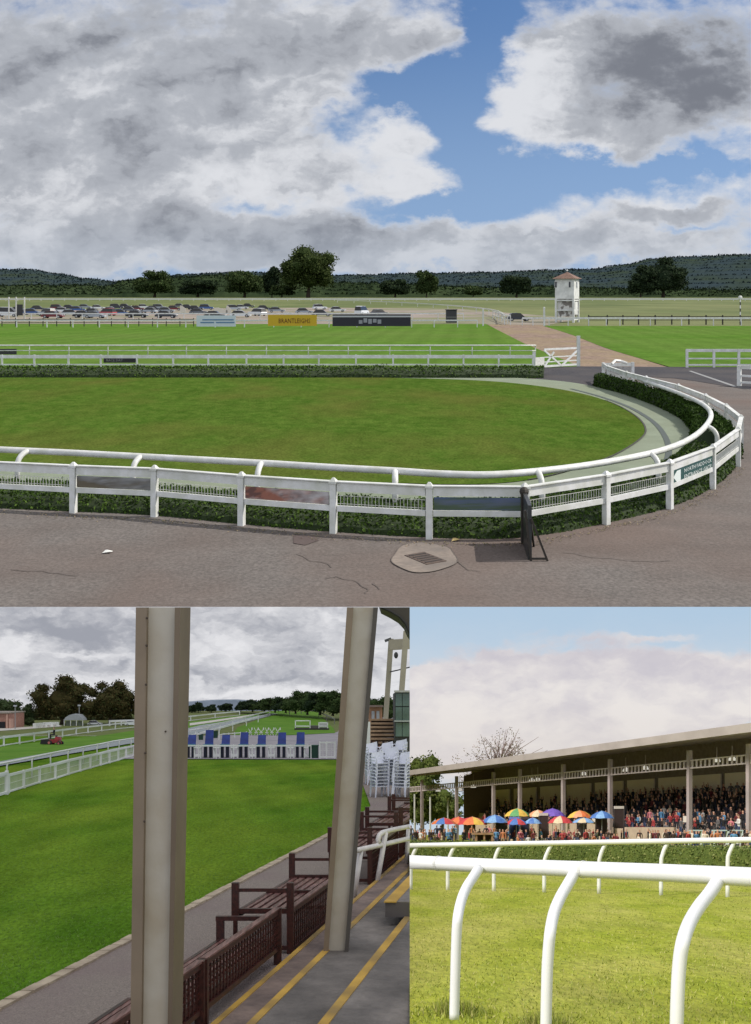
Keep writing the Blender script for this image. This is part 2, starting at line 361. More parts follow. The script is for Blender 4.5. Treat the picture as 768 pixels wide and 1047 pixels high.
# ---------------------------------------------------------------- hedges
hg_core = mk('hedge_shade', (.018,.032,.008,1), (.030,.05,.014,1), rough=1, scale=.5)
hg = [mk('hedge_leaf_a', (.030,.060,.009,1), rough=.9, spec=.1), mk('hedge_leaf_b', (.048,.090,.014,1), rough=.9, spec=.1), mk('hedge_leaf_c', (.080,.135,.024,1), rough=.9, spec=.1)]
def lowin(q): return [(a, b+(4.5 if i < 9 else 0), c, d) for i, (a, b, c, d) in enumerate(q)]
pairs = [(-120,493,-120,518),(-40,495,-40,521),(75,498,75,526),(158,503,158,530),(247,508,247,539),(341,513.5,341,547),(439,517,439,553),(500,516,510,554),(560,511,560,549.5),(610,503,620,538),(650,492,685,521.5),(680,478,729,501),(700,463,753,479),(708,448,757,464),(700,434,745,449),(685,424,724,435),(660,413,697,421.5),(635,404,664,411),(614,398.5,640,403),(607,395.5,618,396)]
sp = spline(lowin(pairs), 5)
hi_ = [ground(1,a,b)+(0,) for a,b,c,d in sp]; ho_ = [ground(1,c,d)+(0,) for a,b,c,d in sp]
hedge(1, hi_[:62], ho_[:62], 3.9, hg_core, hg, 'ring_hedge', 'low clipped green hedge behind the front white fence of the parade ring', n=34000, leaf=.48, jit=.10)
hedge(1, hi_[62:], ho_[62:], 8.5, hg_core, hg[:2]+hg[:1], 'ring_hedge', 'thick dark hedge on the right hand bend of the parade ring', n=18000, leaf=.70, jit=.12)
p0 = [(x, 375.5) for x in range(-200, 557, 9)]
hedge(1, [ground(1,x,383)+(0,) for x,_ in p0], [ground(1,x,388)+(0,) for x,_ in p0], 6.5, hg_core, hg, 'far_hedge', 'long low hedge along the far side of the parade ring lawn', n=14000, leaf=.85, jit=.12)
# ---------------------------------------------------------------- outer post and board fence
PB = [(-105,516),(-10,522),(75,527),(158,531),(247,540),(341,548),(439,554),(537,555),(620,539),(685,523),(729,502.5),(755,479),(758,463),(743,448),(722,434.5),(694,421),(661,410.5),(641,404),(622,396)]
PG = [ground(1,x,y) for x,y in PB]
FH = 13.0
fence = thing('ring_fence', 'white post and board fence curving round the outside of the parade ring hedge', 'fence', 1, *PG[6])
Z = .8
for i, (x, y) in enumerate(PG):
    a = PG[max(i-1,0)]; b = PG[min(i+1,len(PG)-1)]; rot = math.atan2(b[1]-a[1], b[0]-a[0])
    mb = MB(); w = 1.5
    mb.obox(x, y, Z-.3, w, w, FH-.9, rot); mb.obox(x, y, Z+FH-1.2, w*1.25, w*1.25, .5, rot); mb.obox(x, y, Z+FH-.7, w*1.1, w*1.1, .8, rot, .3)
    emit(mb, 'post', white, fence)
for i in range(len(PG)-1):
    p, q = Vector(PG[i]), Vector(PG[i+1]); d = (q-p).normalized(); nrm = Vector((d.y, -d.x))
    if nrm.dot(p-Vector(ground(1,400,430))) < 0: nrm = -nrm
    p2, q2 = p+d*.9, q-d*.9
    for nm, h0, h1, th in (('top_board', 9.9, 12.1, .7), ('bottom_board', 5.2, 6.5, .7)):
        mb = MB(); c0 = p2; c1 = q2
        mb.beam((c0.x,c0.y,Z+(h0+h1)/2), (c1.x,c1.y,Z+(h0+h1)/2), th, h1-h0)
        if nm == 'top_board': mb.beam((c0.x,c0.y,Z+h1+.13), (c1.x,c1.y,Z+h1+.13), 1.5, .22)
        emit(mb, nm, white, fence)
    if i in (2, 4, 6, 9): continue                      # bays that carry a board
    mb = MB(); L = (q2-p2).length; n = int(L/.85)
    for j in range(1, n):
        c = p2.lerp(q2, j/n); mb.obox(c.x, c.y, Z+6.4, .11, .11, 2.6, 0)
    for h in (7.0, 8.9): mb.beam((p2.x,p2.y,Z+h), (q2.x,q2.y,Z+h), .09, .09)
    emit(mb, 'wire_mesh', white_dirty, fence)
def board(k, name, label, cat, p, q, z0, z1, th, mats, writing=(), out=None, frame=None):
    """a flat board between ground points p, q"""
    p, q = Vector(p), Vector(q); c = (p+q)/2; t = thing(name, label, cat, k, c.x, c.y, z0)
    mb = MB(); mb.beam((p.x,p.y,(z0+z1)/2), (q.x,q.y,(z0+z1)/2), th, z1-z0); emit(mb, 'panel', mats, t)
    d = (q-p).normalized(); n = Vector((d.y,-d.x))
    if n.y > 0: n = -n
    for txt, size, u, v, m in writing:
        s0 = p+d*((q-p).length*u)+n*(th/2+.03*(U if k == 1 else 1)*.3)
        tm = text_mesh(txt, size, s0.x, s0.y, z0+(z1-z0)*v, (d.x,d.y,0)); emit(tm, 'lettering', m, t)
    return t, d, n
def shift(i, j, a=.9): 
    p, q = Vector(PG[i]), Vector(PG[j]); d = (q-p).normalized(); n = Vector((d.y,-d.x)); n = n if n.y < 0 else -n
    return p+d*1.1+n*.1, q-d*1.1+n*.1
pic1 = mk('grey_race_picture', rgb(96,86,66), rgb(60,56,46), rough=.5, scale=.25, c3=rgb(176,178,182), scale2=.16, stretch=(.35,.35,1.6), lo=.4, hi=.6)
pic2 = mk('brown_picture', rgb(150,92,72), rgb(100,62,52), rough=.5, scale=.5, c3=rgb(206,204,206), scale2=.2, stretch=(.5,.5,1.2), lo=.45, hi=.55)
pic3 = mk('blue_green_picture', rgb(64,84,60), rgb(66,86,140), rough=.5, scale=.12, c3=rgb(96,104,110), scale2=.22, stretch=(.25,.25,2.2), lo=.45, hi=.55)
for (i, j, m, lab) in ((2,3,pic1,'faded grey and brown picture banner on the white fence, leftmost of the picture banners'),(4,5,pic2,'faded banner with a brown and white scene on the front fence'),(6,7,pic3,'dark green and blue picture banner on the front fence beside the folding sign')):
    p, q = shift(i, j); board(1, 'picture_banner', lab, 'banner', p, q, Z+6.7, Z+9.6, .25, m)
sg = mk('sign_green', rgb(10,72,62), rgb(8,62,54), rough=.4); sw = mk('sign_white', rgb(232,240,236), rough=.4)
p, q = shift(9, 10)
t, d, n = board(1, 'direction_sign', 'dark green direction sign with a white arrow and lettering on the ring fence', 'sign', p, q, Z+5.9, Z+10.0, .3, sg)
L = (q-p).length
for txt, v in (('NORTH PADDOCK', .56), ('ENTRANCE GATE', .14)):
    s0 = p+d*(L*.27)+n*.22; tm = text_mesh(txt, 1.55, 0, 0, 0, (1,0,0)); w = max(v_[0] for v_ in tm.v); kx = L*.70/w
    mb = MB(); mb.f = tm.f; mb.mi = tm.mi; mb.v = [(s0.x+d.x*a*kx, s0.y+d.y*a*kx, Z+5.9+4.1*v+c*.98) for a, b, c in tm.v]
    emit(mb, 'lettering', sw, t)
mb = MB(); s0 = p+n*.22
for poly in ([(.02,.5),(.10,.86),(.19,.86),(.19,.62),(.19,.38),(.19,.14),(.10,.14)],):
    mb.add([(s0.x+d.x*L*a, s0.y+d.y*L*a, Z+5.9+4.1*b) for a, b in poly], [list(range(len(poly)))])
emit(mb, 'arrow', sw, t)
# the U shaped fence end by the gap
fe = thing('fence_end', 'short white fence return closing the near end of the ring fence by the gap', 'fence', 1, *ground(1,632,394))
def bar(t, name, k, a, b, h0, h1, th, mat):
    mb = MB(); mb.beam((a[0],a[1],(h0+h1)/2), (b[0],b[1],(h0+h1)/2), th, h1-h0); return emit(mb, name, mat, t)
A, B, C_ = ground(1,617,391.5), ground(1,647,391), ground(1,622,396)
for pnt in (A, B):
    mb = MB(); mb.obox(pnt[0], pnt[1], .6, 1.8, 1.8, 12.6); emit(mb, 'post', white, fe)
bar(fe, 'top_board', 1, A, B, 10.6, 12.8, .8, white); bar(fe, 'bottom_board', 1, A, B, 3.2, 4.6, .8, white)
bar(fe, 'top_board', 1, A, C_, 10.6, 12.8, .8, white)
mb = MB()
for j in range(24):
    x = A[0]+(B[0]-A[0])*j/24; y = A[1]+(B[1]-A[1])*j/24; mb.obox(x, y, 4.6, .25, .25, 6)
emit(mb, 'pickets', white_dirty, fe)
mb = MB(); X, Y = ground(1,634,392.5)
mb.tube([(X-6,Y-3,12.9),(X-3,Y,15),(X+1,Y+3,14.4),(X+5,Y+2,13)], .9, 8); emit(mb, 'bent_rail', white, fe)
# ---------------------------------------------------------------- inner tubular rail
RT = [(-120,456),(-40,458),(30,461),(70,462.8),(145,466.8),(268,473.5),(340,478),(404,481.5),(450,484.5),(500,485.5),(549,482),(605,475),(659,465),(690,456),(710,446),(723,434),(727,423),(718,413),(694,402),(659,389.5),(640,382),(622,377)]
ir = thing('running_rail', 'white tubular running rail curving round the inside of the parade ring hedge', 'rail', 1, *ground(1,404,520))
RH = 10.6
def rail_pt(x, yt, H): b = (yt-300*H/57.8)/(1-H/57.8); X, Y = ground(1, x, b); return (X, Y, H)
rp = [rail_pt(x, y, RH) for x, y in spline(RT, 6)]
mb = MB(); mb.tube(rp, .95, 12); emit(mb, 'top_rail', white, ir, smooth=True)
cen = Vector(ground(1,400,425))
def leg_curve(p, H, out, reach, r, n=10):
    P = [(p[0], p[1], H)]
    for i in range(1, 7):
        a = math.pi/2*i/6; P.append((p[0]+out.x*reach*math.sin(a), p[1]+out.y*reach*math.sin(a), H-reach*.9*(1-math.cos(a))))
    P.append((p[0]+out.x*reach, p[1]+out.y*reach, 0)); return P
for x, y in ((30,461),(145,466.8),(268,473.5),(404,481.5),(549,482),(664,463.8),(722,436),(716,411),(660,389.8)):
    p = rail_pt(x, y, RH); out = (Vector(p[:2])-cen).normalized()
    mb = MB(); mb.tube(leg_curve(p, RH, out, 4.2, .8), .82, 10); emit(mb, 'leg', white, ir, smooth=True)
# ---------------------------------------------------------------- folding sign that casts the square shadow
fs = thing('folding_sign', 'dark folding sign board seen edge on in front of the hedge, with thin splayed legs', 'sign', 1, *ground(1,540,568))
X0, Y0 = ground(1,536.5,559); X1, Y1 = ground(1,540.5,576)
woodd = mk('dark_timber', rgb(52,44,36), rgb(40,34,28), rough=.7, scale=1)
mb = MB(); mb.beam((X0,Y0,6.6), (X1+.3,Y1,6.6), .8, 11.6); emit(mb, 'board', mk('black_board', g(.02), g(.028), rough=.4), fs)
mb = MB(); mb.beam((X0-.1,Y0,.9),(X0-.1,Y0,12.6),1.4,1.4); mb.ball(X0-.1,Y0,12.6,1.1); emit(mb, 'post', woodd, fs)
for a, b in (((543,577),(537,522)),((560,577),(543,530)),((546,562),(541,520))):
    p = ground(1,*a); mb = MB(); Yt = (p[1]+Y1)/2; mb.beam((p[0],p[1],.7), (xat(b[0],Yt), Yt, high(1,Yt,b[1])), .45, .45); emit(mb, 'leg', woodd, fs)
mb = MB(); p, q = ground(1,543,577), ground(1,560,577); mb.beam((p[0],p[1],1.2),(q[0],q[1],1.2),.4,.4); emit(mb, 'brace', woodd, fs)
# ---------------------------------------------------------------- course fences in the middle distance
def tube_rail(k, label, pxs, base, H, r, name='running_rail', lower=None, leg=True, group=None, mat=None, reach=None, side=-1, every=None, flatboard=None, postw=None, post_mat=None, topx=1.0, cat='rail'):
    """pxs: post positions (px, base py); rails drawn from post to post"""
    P = [ground(k, x, y if y else base) for x, y in pxs]
    t = thing(name, label, cat, k, P[len(P)//2][0], P[len(P)//2][1], 0, group); mat = mat or white
    pm = post_mat or mat
    for i, (x, y) in enumerate(P):
        mb = MB(); a = P[max(i-1,0)]; b = P[min(i+1,len(P)-1)]; d = Vector((b[0]-a[0], b[1]-a[1])).normalized(); o = Vector((-d.y, d.x))*side
        if reach: mb.tube(leg_curve((x,y), H, o, reach, r*.8), r*.8, 6); emit(mb, 'leg', pm, t, smooth=True)
        else: mb.obox(x, y, 0, postw or r*2, postw or r*2, H*topx, math.atan2(d.y, d.x)); emit(mb, 'post', pm, t)
    mb = MB()
    if flatboard:
        for h0, h1 in flatboard:
            mb = MB()
            for i in range(len(P)-1): mb.beam((P[i][0],P[i][1],(h0+h1)/2),(P[i+1][0],P[i+1][1],(h0+h1)/2), r, h1-h0)
            emit(mb, 'board', mat, t)
    else:
        mb.tube([(x,y,H) for x,y in P], r, 8); emit(mb, 'top_rail', mat, t, smooth=True)
        if lower:
            mb = MB(); mb.tube([(x,y,lower) for x,y in P], r*.7, 6); emit(mb, 'lower_rail', mat, t, smooth=True)
    return t
tube_rail(1, 'white tubular course rail just behind the flat board fence beyond the ring', [(x,366.5) for x in (-92,-51,-11,29,69.5,109.5,150.5,190,231,272,315,356,398.5,440,483,522,548)], 0, 11.6, .62, lower=7.0, reach=2.6, side=1)
tube_rail(1, 'white flat board fence standing just behind the far hedge of the ring', [(x,379.5) for x in (-70,-33,2,35,70,103,140,177,213,252,290,326,364,402,438,474,510,545)], 0, 12.3, .7, name='board_fence', cat='fence', postw=1.2, flatboard=[(9.6,12.0),(4.4,5.4)])
for (x0, x1, lab, y, h0, h1) in ((106,139,'small black advertising board with grey lettering on the board fence beyond the ring',379,6.0,10.3),(-6,17,'small dark board hung on the tubular rail at the far left',366,3.2,8.2)):
    p, q = ground(1,x0,y), ground(1,x1,y)
    t, d, n = board(1, 'advert_board', lab, 'sign', p, q, h0, h1, .5, black_p)
    if x0 > 0:
        mb = text_mesh('RACE DAY', 2.6, p[0]+2, p[1]-.5, h0+1.0); emit(mb, 'lettering', flat(rgb(170,170,172)), t)
# white gate with diagonal braces
gt = thing('white_gate', 'white five bar gate with diagonal braces at the end of the far hedge', 'gate', 1, *ground(1,570,377))
ga, gb = ground(1,546,378.5), ground(1,591.5,375.5)
mb = MB(); mb.obox(gb[0], gb[1], 0, 2.4, 2.4, 24); mb.obox(gb[0],gb[1],24,2.8,2.8,.6); emit(mb, 'gate_post', white, gt)
mb = MB(); mb.obox(ga[0], ga[1], 0, 2, 2, 14); emit(mb, 'hinge_post', white, gt)
gm = ground(1,556.5,377.7)
for h in (1.6, 5.2, 8.8, 14.4): bar(gt, 'bar', 1, gm, gb, h, h+(1.5 if h in (1.6,14.4) else .8), .6, white)
for a, b in (((gm[0],gm[1],14.5),((gm[0]+gb[0])/2,(gm[1]+gb[1])/2,2)),((gb[0],gb[1],14),((gm[0]+gb[0])/2,(gm[1]+gb[1])/2,2)),((gm[0],gm[1],2),(gm[0]*.72+gb[0]*.28,gm[1]*.72+gb[1]*.28,13))):
    mb = MB(); mb.beam(a, b, .8, 1.4); emit(mb, 'brace', white, gt)
bar(gt, 'side_panel', 1, ga, gm, 3.2, 9.5, .5, white_dirty)
# fences at the right edge
tube_rail(1, 'white post and rail pen standing on the dark asphalt at the right edge', [(702.5,376.8),(730,376.8),(755.5,376.8),(785,376.8)], 0, 15.0, .9, name='rail_pen', cat='fence', postw=1.7, flatboard=[(12.8,15.0),(7.2,8.2),(2.2,3.4)])
tube_rail(1, 'near white fence corner cut by the right edge of the picture', [(756,396),(790,398),(830,400)], 0, 13.5, .9, name='fence_corner', cat='fence', postw=2.2, flatboard=[(11.4,13.6),(6.6,7.8),(2.6,3.8)])
# far rails
tube_rail(1, 'long white rail along the far side of the course, left of the sand path', [(x,335) for x in (-38,-10,17,48,74.5,101.6,131,161,190,220,250,280,308,336.5,365,394,421,444,468,488)], 0, 13.0, .9, name='course_rail', postw=1.5, flatboard=[(11.2,13.4)])
tube_rail(1, 'long white rail on the far side of the course, right of the sand path', [(x,333) for x in (534,545,561.5,581,602,620,634,665,697,729.5,758,790,820)], 0, 13.0, .9, name='course_rail', postw=1.5, flatboard=[(12,15.2)])
tube_rail(1, 'black post and two rail fence behind the white rail on the right', [(x,332) for x in (602,621,637,653,670,687,704.5,722,739,757,774)], 0, 16, .8, name='black_fence', cat='fence', mat=flat(rgb(48,42,38)), postw=2.0, flatboard=[(14.6,16),(8.2,9.4)], topx=1.12)
tube_rail(1, 'dark post and rail fence close behind the left white rail', [(x,334) for x in range(2,200,14)], 0, 15, .7, name='dark_fence', cat='fence', mat=flat(rgb(58,52,48)), postw=1.3, flatboard=[(12.2,13.2),(7,8)])
tube_rail(1, 'white rail running along the front of the car park', [(x,327) for x in range(-20,500,26)], 0, 15, .9, name='car_park_rail', postw=1.4, flatboard=[(12.5,15)])
tube_rail(1, 'farthest white rail crossing the field below the trees', [(x,307.5) for x in range(-30,800,12)], 0, 17.5, 1.6, name='distant_rail', postw=4, flatboard=[(9,19)], mat=flat(rgb(225,225,220)))
tube_rail(1, 'white rail curving across the field from the far course towards the sand path', [(345,309.5),(362,310),(379,310.8),(395,311.6),(411,312.6),(427,313.8),(443,315),(458,316.4),(473,318),(487,319.8),(500,322),(509,324.5),(514,328),(516,332)], 0, 17, 1.2, name='curved_rail', postw=1.8, flatboard=[(14,17)])
tube_rail(1, 'second white rail closing the mouth of the sand path beside the curved one', [(504,326),(507,327),(510,328.2),(513,329.3),(516,330.4),(519,331.4),(522,332.4)], 0, 18, 1.0, name='path_rail', postw=1.6, flatboard=[(15.5,18),(8,9.4)])
# tall posts
for x, y, h, w, lab in ((556.5,333.5,33,3.0,'tall white post at the near end of the right hand course rail'),(494,333.5,30,2.6,'tall white post where the left course rail meets the sand path')):
    X, Y = ground(1,x,y); mb = MB(); mb.obox(X,Y,0,w,w,h); mb.obox(X,Y,h,w*1.2,w*1.2,1,0,.4); emit(mb, 'tall_post', white, k=1, label=lab, cat='post')
t = thing('furlong_marker', 'black and white striped furlong pole at the far right', 'marker post', 1, *ground(1,757,332))
X, Y = ground(1,757,332)
for i in range(8):
    mb = MB(); mb.tube([(X,Y,i*6),(X,Y,i*6+6)], 1.2, 8); emit(mb, 'band', white if i % 2 else flat(rgb(60,60,60)), t)
mb = MB(); mb.ball(X,Y,50,4,2,4); emit(mb, 'disc', white, t)
# banners on the course rail
p, q = ground(1,201,336.3), ground(1,241,336.3)
t, d, n = board(1, 'rail_banner', 'long white and pale blue banner on the far course rail', 'banner', p, q, 4, 22, .8, mk('white_banner', rgb(205,214,220)))
for h, a, b in ((15,.15,.95),(10.5,.1,.45),(10.5,.5,.97)):
    s0, s1 = Vector(p).lerp(Vector(q), a), Vector(p).lerp(Vector(q), b); mb = MB(); mb.beam((s0.x,s0.y-.6,h),(s1.x,s1.y-.6,h),.3,2.0); emit(mb, 'stripe', flat(rgb(96,130,165)), t)
p, q = ground(1,274,336.3), ground(1,324,336.3)
t, d, n = board(1, 'rail_banner', 'yellow banner with dark red capital letters on the far course rail', 'banner', p, q, 5, 23, .8, mk('yellow_banner', rgb(205,170,30), rgb(190,155,24)))
tm = text_mesh('BRANTLEIGHS', 11, 0, 0, 0); w = max(v[0] for v in tm.v); mb = MB(); mb.f = tm.f; mb.mi = tm.mi
mb.v = [(p[0]+17+a*52/w, p[1]-.7, 9.5+c) for a, b, c in tm.v]; emit(mb, 'lettering', flat(rgb(96,40,16)), t)
p, q = ground(1,340,336), ground(1,420,336)
t, d, n = board(1, 'rail_banner', 'long black banner with faint white shapes on the far course rail', 'banner', p, q, 4, 23.5, .8, mk('black_banner', rgb(34,34,44)))
mb = MB(); mb.beam((p[0],p[1]-.7,20),(q[0],q[1]-.7,20),.3,2.5); emit(mb, 'white_edge', flat(rgb(190,190,195)), t)
for j in range(5):
    X = p[0]+(q[0]-p[0])*(.36+.06*j); mb = MB(); mb.obox(X, p[1]-.7, 8+2*(j%2), 6, .3, 6+(j%3)); emit(mb, 'emblem', flat(rgb(150,150,158)), t)
t = thing('equipment_box', 'square black cabinet standing beside the far course rail', 'cabinet', 1, *ground(1,461.5,331))
X, Y = ground(1,461.5,331); mb = MB(); mb.obox(X,Y,2,20,14,24); emit(mb, 'body', black_p, t); mb = MB(); mb.obox(X,Y,26,22,16,1.5); emit(mb, 'lid', flat(g(.03)), t)
mb = MB(); mb.obox(X,Y-7.2,11,18,.3,3); emit(mb, 'vent', flat(rgb(100,100,96)), t)
# scaffold frame with a black screen, far left
fr = thing('scaffold_frame', 'white scaffold frame holding a black screen in front of the parked cars', 'frame', 1, *ground(1,17,327))
for x in (9, 16.5, 25):
    X, Y = ground(1,x,327); mb = MB(); mb.obox(X,Y,0,2.2,2.2,50); emit(mb, 'upright', white_dirty, fr)
Xa, Y = ground(1,9,327); Xb, _ = ground(1,25,327); mb = MB(); mb.beam((Xa,Y,45),(Xb,Y,45),2,2); emit(mb, 'crossbar', white_dirty, fr)
X, Y = ground(1,20.5,327.2); mb = MB(); mb.obox(X,Y-1.5,10,13,.8,24); emit(mb, 'screen', black_p, fr)
# white wings of practice jumps among the cars
for x, y, w, h, lab in ((187,320,6,22,'narrow white jump wing between the parked cars'),(226,320.5,13,17,'wide cream jump wing beside a narrower bright one'),(234,320.5,5,22,'bright narrow jump wing, right of the wide cream one'),(297,325,14,15,'low white jump wing behind the yellow banner'),(311,325,11,13,'small white jump wing behind the right half of the yellow banner'),(104,320,7,14,'short white jump wing among the left hand cars')):
    X, Y = ground(1,x,y); s = Y/F; t = thing('jump_wing', lab, 'jump wing', 1, X, Y, 0, 'white jump wings')
    mb = MB(); mb.poly3([(X-w*s/2,Y,1),(X+w*s/2,Y,1),(X+w*s/2,Y,h*.55),(X-w*s*.2,Y,h),(X-w*s/2,Y,h)], 1.2); emit(mb, 'panel', flat(rgb(222,214,200)), t)
    mb = MB(); mb.beam((X-w*s/2,Y+1,0),(X-w*s/2,Y+9,0.3),1.2,1.2); emit(mb, 'foot', white, t)
# ---------------------------------------------------------------- the judge's tower
tw = thing('judges_tower', 'narrow white observation tower with a tiled pyramid roof and open lower stage', 'tower', 1, *ground(1,580,329.5))
X, Y = ground(1,580,329.5); s = Y/F; W = 24.5*s; rot = math.radians(-27); c, n_ = math.cos(rot), math.sin(rot)
def loc(a, b): return (X+a*c-b*n_, Y+a*n_+b*c)
tb = W*.80
towm = mk('tower_boards', rgb(226,226,222), rgb(196,196,192), rough=.6, scale=.1)
mb = MB(); mb.obox(X, Y, 24*s, tb, tb, 20.5*s, rot); emit(mb, 'cabin', towm, tw)
for a, b in ((-1,-1),(1,-1),(1,1),(-1,1)):
    x, y = loc(a*tb*.46, b*tb*.46); mb = MB(); mb.obox(x, y, 0, 1.9*s, 1.9*s, 24*s, rot); emit(mb, 'leg', towm, tw)
for h in (3, 12.5, 22.5):
    for (a0,b0),(a1,b1) in (((-1,-1),(1,-1)),((1,-1),(1,1))):
        p, q = loc(a0*tb*.46,b0*tb*.46), loc(a1*tb*.46,b1*tb*.46); mb = MB(); mb.beam((p[0],p[1],h*s),(q[0],q[1],h*s), .8*s, 1.4*s); emit(mb, 'rail', towm, tw)
mb = MB(); mb.obox(X, Y, 6*s, tb*.8, tb*.8, 18*s, rot); emit(mb, 'lower_screen', mk('lattice_grey', rgb(124,118,112), rgb(206,204,198), rough=.8, scale=.09, detail=2, lo=.47, hi=.53), tw)
p0_ = loc(tb*.46, 0); mb = MB(); mb.obox(p0_[0], p0_[1], 8*s, 1.2*s, tb*.5, 13*s, rot); emit(mb, 'side_board', towm, tw)
for (a, b, w) in ((-.45,-.5,2.6),(.28,-.5,2.6),(.5,.0,2.6)):
    x, y = loc(a*tb if abs(a)<.5 else a*tb*1.0, b*tb if a<.5 else 0)
    r_ = rot if a < .5 else rot+math.pi/2
    nx, ny = (loc(0,-1)[0]-X, loc(0,-1)[1]-Y) if a < .5 else (loc(1,0)[0]-X, loc(1,0)[1]-Y)
    mb = MB(); mb.obox(x+nx*.2*s*.0, y+ny*.2*s*.0, 35*s, w*s, .7*s, 7*s, r_); f = emit(mb, 'window_frame', towm, tw)
    mb = MB(); mb.obox(x+nx*.2*s, y+ny*.2*s, 35.6*s, w*s*.72, .6*s, 5.8*s, r_); emit(mb, 'pane', flat(rgb(60,62,66), .2), f)
mb = MB(); r0 = tb*.62
for a, b in ((-1,-1),(1,-1),(1,1),(-1,1)):
    x, y = loc(a*r0, b*r0); mb.v.append((x, y, 44.5*s))
mb.v.append((X, Y, 51.5*s)); mb.f = [[0,1,4],[1,2,4],[2,3,4],[3,0,4],[3,2,1,0]]; mb.mi = [0]*5
emit(mb, 'roof', mk('red_brown_tiles', rgb(136,104,88), rgb(108,84,74), rough=.9, scale=.2), tw)
mb = MB(); mb.ball(X, Y, 53*s, 1.0*s); emit(mb, 'finial', towm, tw)
# ---------------------------------------------------------------- cars
glass = mk('car_glass', g(.02), g(.03), rough=.12); tyre = mk('tyre_rubber', g(.02), g(.03), rough=.9); hub = mk('wheel_silver', g(.45), rough=.35)
def car(k, x, y, rot, colour, cname, label, unit=U, kind='car', z=0, group='cars in the car park'):
    m = mk('car_paint_'+cname, colour, tuple(v*.95 for v in colour[:3])+(1,), rough=.25) if ('car_paint_'+cname) not in bpy.data.materials else bpy.data.materials['car_paint_'+cname]
    t = thing('parked_car' if kind != 'van' else 'parked_van', label, 'car' if kind != 'van' else 'van', k, x, y, z, group)
    H = {'car':1.45,'suv':1.7,'van':2.05}[kind]; L_ = 4.3 if kind != 'van' else 4.9
    c, s_ = math.cos(rot), math.sin(rot)
    def P(a, b, h): return (x+(a*c-b*s_)*unit, y+(a*s_+b*c)*unit, z+h*unit)
    body = {'car':[(-.5,.3),(-.5,.62),(-.47,.72),(-.32,.78),(.2,.80),(.38,.72),(.49,.60),(.5,.32)],
            'suv':[(-.5,.3),(-.5,.75),(-.49,.85),(-.3,.92),(.2,.92),(.42,.86),(.5,.66),(.5,.32)],
            'van':[(-.5,.3),(-.5,1.0),(-.49,1.05),(-.3,1.08),(.2,1.05),(.36,1.0),(.49,.75),(.5,.32)]}[kind]
    top = {'car':[(-.45,.72),(-.30,1.42),(-.05,1.45),(.08,1.40),(.24,.80)],'suv':[(-.48,.85),(-.42,1.64),(-.1,1.70),(.1,1.64),(.26,.92)],'van':[(-.5,1.05),(-.49,1.95),(-.3,2.05),(.15,2.0),(.36,1.05)]}[kind]
    def ext(prof, w, w2=None):
        mb = MB(); n = len(prof); w2 = w2 or [w]*n
        mb.v = [P(a*L_, -w2[i], h) for i, (a, h) in enumerate(prof)]+[P(a*L_, w2[i], h) for i, (a, h) in enumerate(prof)]
        mb.f = [list(range(n)), list(range(n,2*n))[::-1]]+[[i, n+i, n+(i+1)%n, (i+1)%n] for i in range(n)]; mb.mi = [0]*len(mb.f); return mb
    emit(ext(body, .88), 'body', m, t)
    hw = [.80]+[.66]*(len(top)-2)+[.80]
    gb_ = ext(top, .8, hw); emit(gb_, 'windows', glass, t)
    rf = [(a*.93, h-.03) for a, h in top[1:-1]]; n = len(rf); rf2 = [(a, h+.06) for a, h in rf][::-1]
    emit(ext(rf+rf2, .67), 'roof', m, t)
    for a in (-.31, .32):
        for b in (-.86, .86):
            mb = MB(); mb.tube([P(a*L_,b-.1*(1 if b>0 else -1)*1.0,.32), P(a*L_,b+.03*(1 if b>0 else -1),.32)], .33*unit, 12); w = emit(mb, 'wheel', tyre, t)
            mb = MB(); mb.tube([P(a*L_,b+.03*(1 if b>0 else -1),.32), P(a*L_,b+.05*(1 if b>0 else -1),.32)], .19*unit, 8); emit(mb, 'hub', hub, w)
    for b in (-.6, .6):
        mb = MB(); p = P(.497*L_, b, .62); mb.ball(p[0],p[1],p[2],.14*unit,.14*unit,.1*unit,6,4); emit(mb, 'headlight', flat(g(.75), .2), t)
    return t
W_, S_, DK, GR, BL, RD, DR, BK = rgb(225,228,230), rgb(160,168,176), rgb(44,48,58), rgb(98,104,112), rgb(50,90,150), rgb(176,60,66), rgb(112,30,34), rgb(24,25,28)
EX = [(20,319,.1,S_,'car','right of the scaffold frame in the second row'),(54,325.5,0,DR,'car','low in front row close to the rail, far left'),(64,319.8,.1,W_,'car','in the second row behind the silver ones'),(79,318.5,.2,BL,'car','in the second row right of the dark navy one'),(87,315.6,.1,S_,'car','farthest back, left of centre in the car park'),(97,325.5,0,S_,'car','close behind the rail between black ones'),(114,319.5,.1,W_,'car','directly behind the red tall car'),(123,322.8,.2,BL,'car','in the front row right of the red tall car'),(140,317.5,.1,DR,'car','in the back row left of the white one'),(157,317.8,.2,DK,'car','between the two silver ones in the back rows'),(170,319.8,.1,S_,'car','just behind the narrow jump wing, left side'),(184,314.6,.1,GR,'car','farthest back above the narrow jump wing'),(203,321.5,.1,GR,'car','in the middle row between the jump wings'),(247,316.2,.1,W_,'car','in the back row right of the bright jump wing'),(270,317.2,.1,DK,'car','behind the large white one by the yellow banner'),(283,319.6,.1,S_,'car','above the left end of the yellow banner'),(345,319.0,.1,W_,'car','above the left end of the black banner')]
CN = {W_:'white', S_:'silver', DK:'dark navy', GR:'grey', BL:'blue', RD:'red', DR:'dark red', BK:'black'}
